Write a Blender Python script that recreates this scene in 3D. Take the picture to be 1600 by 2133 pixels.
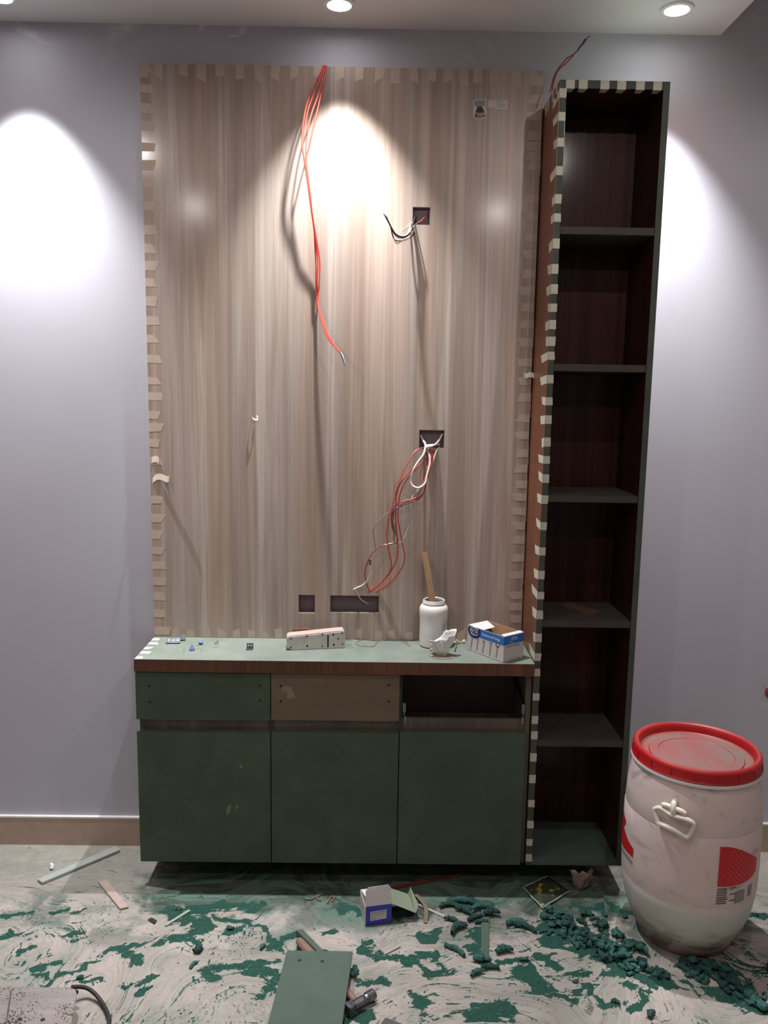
import bpy, bmesh, math, random
import numpy as np
from mathutils import Vector, Matrix

for _o in list(bpy.data.objects):
    bpy.data.objects.remove(_o, do_unlink=True)
SC = bpy.context.scene
COL = SC.collection
PI = math.pi

# ------------------------------------------------------------------ camera
cam_d = bpy.data.cameras.new('camera')
cam = bpy.data.objects.new('camera', cam_d)
COL.objects.link(cam)
SC.camera = cam
cam_d.sensor_fit = 'HORIZONTAL'
cam_d.sensor_width = 36.0
cam_d.lens = 36.0 * 1704.32 / 1600.0
cam_d.clip_start = 0.05
cam_d.clip_end = 60
_yaw, _pit, _rol = 0.0105, 0.1457, 0.0158
_F = Vector((math.sin(_yaw) * math.cos(_pit), math.cos(_yaw) * math.cos(_pit), -math.sin(_pit)))
_R = Vector((math.cos(_yaw), -math.sin(_yaw), 0))
_U = _R.cross(_F)
_R2 = _R * math.cos(_rol) + _U * math.sin(_rol)
_U2 = -_R * math.sin(_rol) + _U * math.cos(_rol)
cam.matrix_world = Matrix(((_R2.x, _U2.x, -_F.x, 0.7302), (_R2.y, _U2.y, -_F.y, -2.6628),
                           (_R2.z, _U2.z, -_F.z, 1.5736), (0, 0, 0, 1)))

# ------------------------------------------------------------------ world, exposure
W = bpy.data.worlds.new('night')
SC.world = W
W.use_nodes = True
W.node_tree.nodes['Background'].inputs[0].default_value = (0.02, 0.02, 0.025, 1)
W.node_tree.nodes['Background'].inputs[1].default_value = 0.3
SC.view_settings.view_transform = 'Standard'
SC.view_settings.look = 'None'
SC.view_settings.gamma = 1
SC.view_settings.use_curve_mapping = False
SC.view_settings.exposure = 0.0
WALL_LAMP_W = 180.0        # downlights along the feature wall
ROOM_LAMP_W = 16.0        # downlights further into the room
WALL_LAMP_C = (0.985, 0.99, 1.0)
ROOM_LAMP_C = (1.0, 0.91, 0.88)
ZC = 2.661                # ceiling height
CT = 0.7544               # worktop height

# ------------------------------------------------------------------ helpers
def lin(c):
    return tuple(((v / 255) / 12.92 if v / 255 <= 0.04045 else (((v / 255) + 0.055) / 1.055) ** 2.4) for v in c)

class NT:
    """tiny node-tree builder"""
    def __init__(s, name):
        s.m = bpy.data.materials.new(name)
        s.m.use_nodes = True
        s.t = s.m.node_tree
        s.b = s.t.nodes['Principled BSDF']
    def n(s, typ, **kw):
        nd = s.t.nodes.new(typ)
        for k, v in kw.items():
            setattr(nd, k, v)
        return nd
    def l(s, a, b):
        s.t.links.new(a, b)
    def coord(s, scale=(1, 1, 1), rot=(0, 0, 0), kind='Object'):
        tc = s.n('ShaderNodeTexCoord')
        mp = s.n('ShaderNodeMapping')
        mp.inputs['Scale'].default_value = scale
        mp.inputs['Rotation'].default_value = rot
        s.l(tc.outputs[kind], mp.inputs['Vector'])
        return mp.outputs[0]
    def noise(s, vec, scale=5, detail=4, rough=0.55, dist=0.0):
        nd = s.n('ShaderNodeTexNoise')
        nd.inputs['Scale'].default_value = scale
        nd.inputs['Detail'].default_value = detail
        nd.inputs['Roughness'].default_value = rough
        nd.inputs['Distortion'].default_value = dist
        s.l(vec, nd.inputs['Vector'])
        return nd.outputs[0]
    def ramp(s, fac, stops):
        r = s.n('ShaderNodeValToRGB')
        e = r.color_ramp.elements
        while len(e) < len(stops):
            e.new(0.5)
        for i, (p, c) in enumerate(stops):
            e[i].position = p
            e[i].color = (*c, 1) if len(c) == 3 else c
        s.l(fac, r.inputs[0])
        return r.outputs[0]
    def math(s, op, a, b=None, clamp=False):
        nd = s.n('ShaderNodeMath', operation=op, use_clamp=clamp)
        for i, v in enumerate((a, b)):
            if v is None:
                continue
            if isinstance(v, (int, float)):
                nd.inputs[i].default_value = v
            else:
                s.l(v, nd.inputs[i])
        return nd.outputs[0]
    def mix(s, fac, a, b, mode='MIX'):
        nd = s.n('ShaderNodeMix', data_type='RGBA', blend_type=mode)
        for i, v in ((0, fac), (6, a), (7, b)):
            if isinstance(v, (int, float)):
                nd.inputs[i].default_value = v
            elif isinstance(v, tuple):
                nd.inputs[i].default_value = (*v, 1) if len(v) == 3 else v
            else:
                s.l(v, nd.inputs[i])
        return nd.outputs[2]
    def bump(s, h, strength=0.2, dist=0.002):
        bp = s.n('ShaderNodeBump')
        bp.inputs['Strength'].default_value = strength
        bp.inputs['Distance'].default_value = dist
        s.l(h, bp.inputs['Height'])
        s.l(bp.outputs[0], s.b.inputs['Normal'])
    def base(s, c):
        if isinstance(c, tuple):
            s.b.inputs['Base Color'].default_value = (*c, 1)
        else:
            s.l(c, s.b.inputs['Base Color'])
    def set(s, **kw):
        for k, v in kw.items():
            s.b.inputs[k.replace('_', ' ')].default_value = v
        return s

def plain(name, rgb, rough=0.6, var=0.12, scale=30, metal=0.0, bump=0.0, spec=0.5):
    t = NT(name)
    c = lin(rgb)
    v = t.coord()
    nz = t.noise(v, scale, 5, 0.6)
    t.base(t.ramp(nz, [(0.3, tuple(x * (1 - var) for x in c)), (0.7, tuple(min(1, x * (1 + var)) for x in c))]))
    t.set(Roughness=rough, Metallic=metal)
    t.b.inputs['Specular IOR Level'].default_value = spec
    if bump:
        t.bump(nz, bump, 0.001)
    return t.m

def laminate(name, light, mid, dark, rough=0.33, planks=16.0, seed=0.0, spec=0.5, wv=1.6, wk=.6, warm=None, coat=0.0):
    """vertical wood-grain laminate: plank bands, wavy grain and fine pores along Z"""
    t = NT(name)
    tc = t.n('ShaderNodeTexCoord')
    ad = t.n('ShaderNodeVectorMath', operation='ADD')
    ad.inputs[1].default_value = (seed, seed * 0.7, seed * 1.3)
    t.l(tc.outputs['Object'], ad.inputs[0])
    def mp(sc):
        m = t.n('ShaderNodeMapping')
        m.inputs['Scale'].default_value = sc
        t.l(ad.outputs[0], m.inputs['Vector'])
        return m.outputs[0]
    vo = t.n('ShaderNodeTexVoronoi', feature='F1')
    vo.inputs['Scale'].default_value = 1.0
    wob = t.n('ShaderNodeVectorMath', operation='ADD')
    nzw = t.n('ShaderNodeTexNoise')
    nzw.inputs['Scale'].default_value = 1.0
    nzw.inputs['Detail'].default_value = 2
    t.l(mp((6, 6, 1.1)), nzw.inputs['Vector'])
    t.l(mp((planks * 1.5, 0, 0.22)), wob.inputs[0])
    t.l(nzw.outputs['Color'], wob.inputs[1])
    t.l(wob.outputs[0], vo.inputs['Vector'])
    sc_ = t.n('ShaderNodeSeparateColor')
    t.l(vo.outputs['Color'], sc_.inputs[0])
    soft = t.noise(mp((planks, planks, 0.10)), 1.0, 3, 0.55, 0.25)
    bands = t.math('ADD', t.math('MULTIPLY', sc_.outputs[0], .6), t.math('MULTIPLY', t.ramp(soft, [(0.34, (0, 0, 0)), (0.66, (1, 1, 1))]), .45), clamp=True)
    wav = t.noise(mp((planks * wv, planks * wv, 0.5)), 1.0, 4, 0.55, 1.0)
    fine = t.noise(mp((115, 115, 1.3)), 1.0, 5, 0.72, .6)
    c = t.mix(bands, lin(mid), lin(light))
    if warm:
        c = t.mix(t.math('MULTIPLY', t.ramp(sc_.outputs[1], [(.45, (0, 0, 0)), (.6, (1, 1, 1))]), .55), c, lin(warm))
    gr = t.ramp(wav, [(0.40, (1, 1, 1)), (0.62, (0, 0, 0))])
    c = t.mix(t.math('MULTIPLY', t.math('SUBTRACT', 1.0, gr), wk), c, lin(dark))
    fr = t.ramp(fine, [(0.46, (0, 0, 0)), (0.60, (1, 1, 1))])
    c = t.mix(t.math('MULTIPLY', fr, 0.30), c, lin(dark))
    t.base(c)
    t.set(Roughness=rough)
    t.b.inputs['Specular IOR Level'].default_value = spec
    if coat:
        t.b.inputs['Coat Weight'].default_value = coat
        t.b.inputs['Coat Roughness'].default_value = .15
    else:
        t.bump(fine, 0.03, 0.0005)
    return t.m

def board(name, rgb, dusty, rough=0.75, amount=0.5, scuffs=()):
    """raw dyed fibreboard with sanding dust on it"""
    t = NT(name)
    v = t.coord()
    a = t.noise(v, 7, 6, 0.65, 0.6)
    f = t.noise(v, 220, 2, 0.6)
    c = t.mix(t.ramp(a, [(0.35, (0, 0, 0)), (0.75, (amount,) * 3)]), lin(rgb), lin(dusty))
    c = t.mix(t.math('MULTIPLY', f, 0.25), c, tuple(x * 0.55 for x in lin(rgb)))
    if scuffs:
        tc = t.n('ShaderNodeTexCoord')
        nz = t.noise(t.coord((90, 90, 40)), 1.0, 4, 0.7)
        for (x, z, rx, rz, ang) in scuffs:
            m1 = t.n('ShaderNodeMapping', vector_type='TEXTURE')
            m1.inputs['Location'].default_value = (x, 0, z)
            m1.inputs['Rotation'].default_value = (0, ang, 0)
            m1.inputs['Scale'].default_value = (rx, 1e3, rz)
            t.l(tc.outputs['Object'], m1.inputs['Vector'])
            ln = t.n('ShaderNodeVectorMath', operation='LENGTH')
            t.l(m1.outputs[0], ln.inputs[0])
            d = t.math('SUBTRACT', 1.0, ln.outputs['Value'], clamp=True)
            k = t.math('MULTIPLY', t.math('GREATER_THAN', t.math('ADD', nz, t.math('MULTIPLY', d, 0.45)), 0.74),
                       t.math('GREATER_THAN', d, 0.0))
            c = t.mix(t.math('MULTIPLY', k, 0.5), c, lin((150, 152, 126)))
    t.base(c)
    t.set(Roughness=rough)
    t.b.inputs['Specular IOR Level'].default_value = 0.25
    t.bump(f, 0.08, 0.0006)
    return t.m

class MB:
    """collects geometry and links it as ONE mesh object"""
    def __init__(s):
        s.v = []
        s.f = []
        s.mi = []
        s.k = 0
    def add(s, vs, fs):
        o = len(s.v)
        s.v += [tuple(map(float, q)) for q in vs]
        for f in fs:
            s.f.append(tuple(i + o for i in f))
            s.mi.append(s.k)
        return s
    def mat(s, k):
        s.k = k
        return s
    def box(s, x0, x1, y0, y1, z0, z1):
        vs = [(x, y, z) for x in (x0, x1) for y in (y0, y1) for z in (z0, z1)]
        return s.add(vs, [(0, 1, 3, 2), (4, 6, 7, 5), (0, 4, 5, 1), (2, 3, 7, 6), (0, 2, 6, 4), (1, 5, 7, 3)])
    def obox(s, o, u, v, w):
        """parallelepiped from corner o and three edge vectors"""
        o, u, v, w = map(Vector, (o, u, v, w))
        vs = [o + u * a + v * b + w * c for a in (0, 1) for b in (0, 1) for c in (0, 1)]
        fs = [(0, 1, 3, 2), (4, 6, 7, 5), (0, 4, 5, 1), (2, 3, 7, 6), (0, 2, 6, 4), (1, 5, 7, 3)]
        if u.cross(v).dot(w) < 0:
            fs = [tuple(reversed(f)) for f in fs]
        return s.add(vs, fs)
    def prism(s, poly, w):
        """planar polygon (3-D points) extruded along vector w"""
        n = len(poly)
        w = Vector(w)
        a = [Vector(q) for q in poly]
        fs = [tuple(range(n)), tuple(range(2 * n - 1, n - 1, -1))]
        fs += [((i + 1) % n, i, i + n, (i + 1) % n + n) for i in range(n)]
        return s.add(a + [q + w for q in a], fs)
    def lathe(s, prof, c=(0, 0, 0), n=32, closed_bottom=True, closed_top=False, a0=0.0):
        cx, cy, cz = c
        vs = []
        for r, z in prof:
            for k in range(n):
                a = a0 + 2 * PI * k / n
                vs.append((cx + r * math.cos(a), cy + r * math.sin(a), cz + z))
        fs = []
        for i in range(len(prof) - 1):
            for k in range(n):
                fs.append((i * n + k, i * n + (k + 1) % n, (i + 1) * n + (k + 1) % n, (i + 1) * n + k))
        if closed_bottom:
            fs.append(tuple(range(n - 1, -1, -1)))
        if closed_top:
            b = (len(prof) - 1) * n
            fs.append(tuple(range(b, b + n)))
        return s.add(vs, fs)
    def tube(s, pts, r, n=7, smooth=5):
        P = curve(pts, smooth)
        R = r if isinstance(r, (list, tuple)) else None
        T = []
        for i in range(len(P)):
            t = (P[min(i + 1, len(P) - 1)] - P[max(i - 1, 0)])
            T.append(t.normalized() if t.length > 1e-9 else Vector((0, 0, 1)))
        ref = Vector((0, 1, 0)) if abs(T[0].y) < 0.9 else Vector((1, 0, 0))
        N = (ref - T[0] * ref.dot(T[0])).normalized()
        vs = []
        for i, q in enumerate(P):
            N = (N - T[i] * N.dot(T[i]))
            N = N.normalized() if N.length > 1e-9 else T[i].orthogonal().normalized()
            B = T[i].cross(N)
            f = i / max(1, len(P) - 1)
            rr = r if R is None else R[0] + (R[1] - R[0]) * f
            for k in range(n):
                a = 2 * PI * k / n
                vs.append(q + N * (rr * math.cos(a)) + B * (rr * math.sin(a)))
        fs = []
        for i in range(len(P) - 1):
            for k in range(n):
                fs.append((i * n + k, i * n + (k + 1) % n, (i + 1) * n + (k + 1) % n, (i + 1) * n + k))
        fs.append(tuple(range(n - 1, -1, -1)))
        fs.append(tuple(range((len(P) - 1) * n, len(P) * n)))
        return s.add(vs, fs)
    def build(s, name, mat, parent=None, smooth=False, bevel=0.0, label=None, origin=None):
        o0 = Vector(origin) if origin else Vector((0, 0, 0))
        q = parent
        if parent is not None:
            o0 = Vector((0, 0, 0))
            while q is not None:
                o0 = o0 + q.location
                q = q.parent
        me = bpy.data.meshes.new(name)
        me.from_pydata([(a - o0.x, b - o0.y, c - o0.z) for a, b, c in s.v], [], s.f)
        mats = mat if isinstance(mat, (list, tuple)) else [mat]
        for m in mats:
            me.materials.append(m)
        if len(mats) > 1:
            me.polygons.foreach_set('material_index', s.mi)
        bm = bmesh.new()
        bm.from_mesh(me)
        bmesh.ops.recalc_face_normals(bm, faces=bm.faces)
        if bevel:
            bmesh.ops.bevel(bm, geom=[e for e in bm.edges if e.is_manifold and e.calc_face_angle(0) > 0.5],
                            offset=bevel, segments=2, affect='EDGES', clamp_overlap=True)
        bm.to_mesh(me)
        bm.free()
        if smooth:
            me.shade_smooth()
            me.set_sharp_from_angle(angle=0.7)
        o = bpy.data.objects.new(name, me)
        COL.objects.link(o)
        if parent is not None:
            o.parent = parent
        else:
            o.location = o0
        if label:
            o['label'] = label
        return o

def curve(pts, sub=5):
    """Catmull-Rom through the points"""
    P = [Vector(q) for q in pts]
    if sub <= 1 or len(P) < 3:
        return P
    out = []
    for i in range(len(P) - 1):
        p0, p1, p2, p3 = P[max(i - 1, 0)], P[i], P[i + 1], P[min(i + 2, len(P) - 1)]
        for k in range(sub):
            t = k / sub
            out.append(0.5 * ((2 * p1) + (p2 - p0) * t + (2 * p0 - 5 * p1 + 4 * p2 - p3) * t * t
                              + (3 * p1 - p0 - 3 * p2 + p3) * t ** 3))
    out.append(P[-1])
    return out

def tag(o, label=None, cat=None, group=None, kind=None):
    for k, v in (('label', label), ('category', cat), ('group', group), ('kind', kind)):
        if v:
            o[k] = v
    return o

def thing(name, label, cat, loc=(0, 0, 0), group=None):
    o = bpy.data.objects.new(name, None)
    o.empty_display_size = 0.05
    COL.objects.link(o)
    o.location = loc
    return tag(o, label, cat, group)

def text_on(parent, name, s, o, u, v, size, mat, lift=0.0003, align='LEFT', squash=1.0):
    """flat lettering on a plane: o = baseline start, u = along, v = up"""
    cu = bpy.data.curves.new('lettering', 'FONT')
    cu.body = s
    cu.size = size
    cu.align_x = align
    tmp = bpy.data.objects.new('lettering', cu)
    COL.objects.link(tmp)
    bpy.context.view_layer.update()
    dg = bpy.context.evaluated_depsgraph_get()
    me = bpy.data.meshes.new_from_object(tmp.evaluated_get(dg))
    bpy.data.objects.remove(tmp, do_unlink=True)
    u = Vector(u).normalized()
    v = Vector(v).normalized()
    n = u.cross(v)
    base = Vector(o) + n * lift
    o0 = Vector((0, 0, 0))
    q = parent
    while q is not None:
        o0 = o0 + q.location
        q = q.parent
    for vt in me.vertices:
        x, y = vt.co.x * squash, vt.co.y
        vt.co = base + u * x + v * y - o0
    me.materials.clear()
    me.materials.append(mat)
    ob = bpy.data.objects.new(name, me)
    COL.objects.link(ob)
    ob.parent = parent
    return ob

# ------------------------------------------------------------------ materials
M = {}
def wall_material():
    t = NT('painted_plaster')
    v = t.coord()
    a = t.noise(v, 1.6, 4, 0.5)
    b = t.noise(t.coord((5, 5, 9)), 1.0, 5, 0.65, 0.8)
    c = t.ramp(a, [(0.3, lin((181, 180, 190))), (0.7, lin((188, 187, 196)))])
    tc = t.n('ShaderNodeTexCoord')
    sp = t.n('ShaderNodeSeparateXYZ')
    t.l(tc.outputs['Object'], sp.inputs[0])
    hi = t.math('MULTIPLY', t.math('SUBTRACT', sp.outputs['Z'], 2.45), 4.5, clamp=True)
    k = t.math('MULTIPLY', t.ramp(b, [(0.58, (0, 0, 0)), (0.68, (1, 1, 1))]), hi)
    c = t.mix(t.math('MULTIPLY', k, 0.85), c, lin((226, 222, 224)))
    t.base(c)
    t.set(Roughness=0.62)
    t.b.inputs['Specular IOR Level'].default_value = 0.35
    t.bump(t.noise(v, 60, 3, 0.6), 0.05, 0.002)
    return t.m
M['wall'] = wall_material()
M['ceiling'] = plain('ceiling_paint', (222, 218, 218), 0.8, 0.03, 4)
M['skirt'] = plain('skirting_tile', (176, 152, 138), 0.45, 0.07, 25)
M['caulk'] = plain('white_caulk', (214, 210, 208), 0.6, 0.05)
M['panel'] = laminate('ash_laminate', (193, 181, 171), (166, 151, 142), (134, 115, 104), 0.42, 11.0, 3.1, spec=.25, wv=1.7, wk=.6, warm=(180, 156, 140), coat=.28)
M['sidewood'] = laminate('teak_laminate', (126, 76, 52), (112, 64, 42), (84, 46, 30), 0.36, 22.0, 7.7)
M['edgewood'] = laminate('walnut_edging', (114, 74, 52), (98, 61, 43), (70, 43, 29), 0.5, 18.0, 1.2)
M['innerwood'] = laminate('mahogany_laminate', (66, 34, 26), (50, 25, 19), (30, 14, 11), 0.5, 20.0, 5.5, spec=0.1, coat=.25)
M['plaincore'] = plain('raw_edge', (190, 178, 160), 0.8)
M['tape'] = plain('masking_tape', (184, 167, 152), 0.7, 0.05, 60, bump=0.08)
M['tape_b'] = plain('masking_tape_pale', (186, 184, 168), 0.75, 0.05, 60, bump=0.08)
M['mdf'] = board('green_fibreboard', (72, 86, 70), (98, 114, 98), 0.72, 0.5,
                 scuffs=((-.287, .323, 0.010, 0.010, 0.4), (-.325, .178, 0.010, 0.045, 0.25), (-.300, .188, 0.008, 0.016, 0.3)))
M['mdf_brown'] = board('brown_fibreboard', (112, 98, 80), (138, 124, 106), 0.72, 0.4,
                       scuffs=((-.140, .577, 0.045, 0.022, 0.6), (-.130, .556, 0.03, 0.018, 0.4)))
M['mdf_top'] = board('dusty_fibreboard_top', (110, 120, 110), (138, 143, 134), 0.7, 0.8)
M['mdf_edge'] = board('fibreboard_edge', (66, 74, 66), (104, 106, 98), 0.8, 0.5)
M['shelf'] = board('shelf_board', (66, 61, 57), (86, 80, 75), 0.8, 0.5)
M['mdf_offcut'] = board('fibreboard_offcut', (80, 95, 86), (97, 110, 101), 0.75, 0.6)
M['dark'] = plain('dark_void', (34, 28, 28), 0.8, 0.2)
M['boxgrey'] = plain('wall_box_plastic', (98, 84, 90), 0.5, 0.1)
M['rail'] = laminate('raw_rail', (112, 102, 88), (88, 80, 68), (62, 56, 48), 0.45, 6.0, 2.2)
M['zinc'] = plain('zinc_metal', (140, 148, 152), 0.3, 0.15, 60, metal=0.9)
M['blackmetal'] = plain('black_metal', (38, 40, 42), 0.4, 0.2, metal=0.6)
M['steel'] = plain('worn_steel', (124, 120, 124), 0.36, 0.3, 40, metal=0.85)
M['rod'] = plain('black_screw', (30, 28, 27), 0.5, 0.2)
M['red_wire'] = plain('red_insulation', (192, 66, 54), 0.4, 0.06)
M['red_dark'] = plain('dark_red_insulation', (150, 60, 48), 0.45, 0.08)
M['white_wire'] = plain('white_insulation', (214, 206, 200), 0.4, 0.04)
M['black_wire'] = plain('black_insulation', (44, 38, 38), 0.4, 0.1)
M['grey_wire'] = plain('grey_insulation', (142, 128, 118), 0.45, 0.08)
M['pale_wire'] = plain('pale_insulation', (184, 172, 164), .4, .05)
M['green_wire'] = plain('green_insulation', (72, 92, 78), 0.45, 0.08)
M['blue_wire'] = plain('violet_insulation', (84, 76, 120), 0.45, 0.08)
M['hdpe'] = plain('white_plastic', (222, 220, 216), 0.38, 0.03)
M['paper_white'] = plain('white_card', (214, 212, 212), 0.7, 0.03)
M['card_grey'] = plain('printed_card', (196, 190, 188), 0.6, 0.03)
M['kraft'] = plain('kraft_card', (176, 140, 108), 0.8, 0.08)
M['blue'] = plain('bright_blue_print', (32, 108, 182), 0.5, 0.04)
M['navy'] = plain('navy_print', (36, 40, 98), 0.5, 0.05)
M['royal'] = plain('royal_blue_print', (48, 56, 172), 0.5, 0.06)
M['ink'] = plain('dark_ink', (70, 66, 70), 0.7, 0.05)
M['ink_grey'] = plain('grey_ink', (138, 134, 136), 0.7, 0.1)
M['white_ink'] = plain('white_ink', (228, 228, 232), 0.6, 0.02)
M['bluebit'] = plain('translucent_blue_plastic', (106, 126, 168), 0.4, 0.15)
M['navybit'] = plain('navy_plastic', (48, 66, 110), 0.4, 0.15)
M['clear'] = plain('cloudy_plastic', (184, 184, 178), 0.3, 0.06)
M['stickwood'] = plain('stick_wood', (156, 124, 92), 0.7, 0.15, 40)
M['pinkwood'] = plain('pale_pink_wood', (176, 156, 148), 0.7, 0.08, 40)
M['handlewood'] = plain('hammer_handle_wood', (132, 104, 92), 0.6, 0.15, 30)
M['greystrip'] = board('grey_strip', (160, 168, 160), (186, 190, 182), 0.7, 0.8)
M['shaving'] = plain('wood_shaving', (216, 184, 156), 0.75, 0.1)
M['rubber'] = plain('black_rubber', (40, 36, 36), 0.6, 0.15)
M['slate'] = plain('slate_metal', (84, 82, 84), 0.5, 0.12)
M['foil'] = plain('foil_edge', (176, 180, 172), 0.35, 0.1, metal=0.3)
M['mud'] = plain('crumpled_film', (150, 126, 118), 0.45, 0.2, 50)
M['redstick'] = plain('red_strip', (120, 52, 42), 0.6, 0.15)
M['slipper'] = plain('slipper_sole', (116, 98, 92), 0.8, 0.2)
M['strap'] = plain('slipper_strap', (54, 38, 34), 0.7, 0.2)
M['sage'] = plain('sage_card', (132, 142, 122), 0.7, 0.06)

# ------------------------------------------------------------------ the room
X0, X1, Y0 = -1.9, 3.1, -4.3
XE = 1.757                                  # where the dropped ceiling ends
ZU = 2.86
def struct(name, mb, mat, **kw):
    return tag(mb.build(name, mat, **kw), kind='structure')
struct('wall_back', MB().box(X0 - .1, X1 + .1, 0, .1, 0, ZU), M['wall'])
M['wall_room'] = plain('bounce_whitened_wall', (218, 215, 214), .7, .02, 3)  # unseen walls whitened beyond the back wall's paint to bounce more light
struct('wall_left', MB().box(X0 - .1, X0, Y0, 0, 0, ZU), M['wall_room'])
struct('wall_right', MB().box(X1, X1 + .1, Y0, 0, 0, ZU), M['wall_room'])
struct('wall_front', MB().box(X0 - .1, X1 + .1, Y0 - .1, Y0, 0, ZU), M['wall_room'])
struct('ceiling', MB().box(X0 - .1, X1 + .1, Y0 - .1, .1, ZU, ZU + .05).box(X0, XE, Y0, 0, ZC, ZU), M['ceiling'])
bb = MB()
bb.box(X0, -.006, -.012, 0, 0, .1).box(-.006, 1.540, -.012, 0, 0, .080).box(1.540, X1, -.012, 0, 0, .1)
struct('baseboard_back', bb, M['skirt'])
struct('trim_1', MB().box(X0, -.006, -.013, 0, .1, .1055).box(1.540, X1, -.013, 0, .1, .1055), M['caulk'])

# ---- floor: fine relief of sanding dust where the photograph looks, plain beyond
def vnoise(x, y, seed):
    xi = np.floor(x).astype(np.int64)
    yi = np.floor(y).astype(np.int64)
    fx = x - xi
    fy = y - yi
    def h(i, j):
        n = (i * 374761393 + j * 668265263 + seed * 974634777) & 0x7fffffff
        n = ((n ^ (n >> 13)) * 1274126177) & 0x7fffffff
        return ((n ^ (n >> 16)) & 0xffff) / 65535.0
    sx = fx * fx * fx * (fx * (fx * 6 - 15) + 10)
    sy = fy * fy * fy * (fy * (fy * 6 - 15) + 10)
    a = h(xi, yi) * (1 - sx) + h(xi + 1, yi) * sx
    b = h(xi, yi + 1) * (1 - sx) + h(xi + 1, yi + 1) * sx
    return a * (1 - sy) + b * sy
def fbm(x, y, seed, octv=4, gain=0.5):
    t = np.zeros_like(x)
    a, n = 1.0, 0.0
    for i in range(octv):
        t += a * vnoise(x, y, seed + 17 * i)
        n += a
        a *= gain
        x = x * 2.03 + 3.7
        y = y * 2.03 + 1.3
    return t / n
def sstep(a, b, x):
    t = np.clip((x - a) / (b - a), 0, 1)
    return t * t * (3 - 2 * t)

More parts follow.
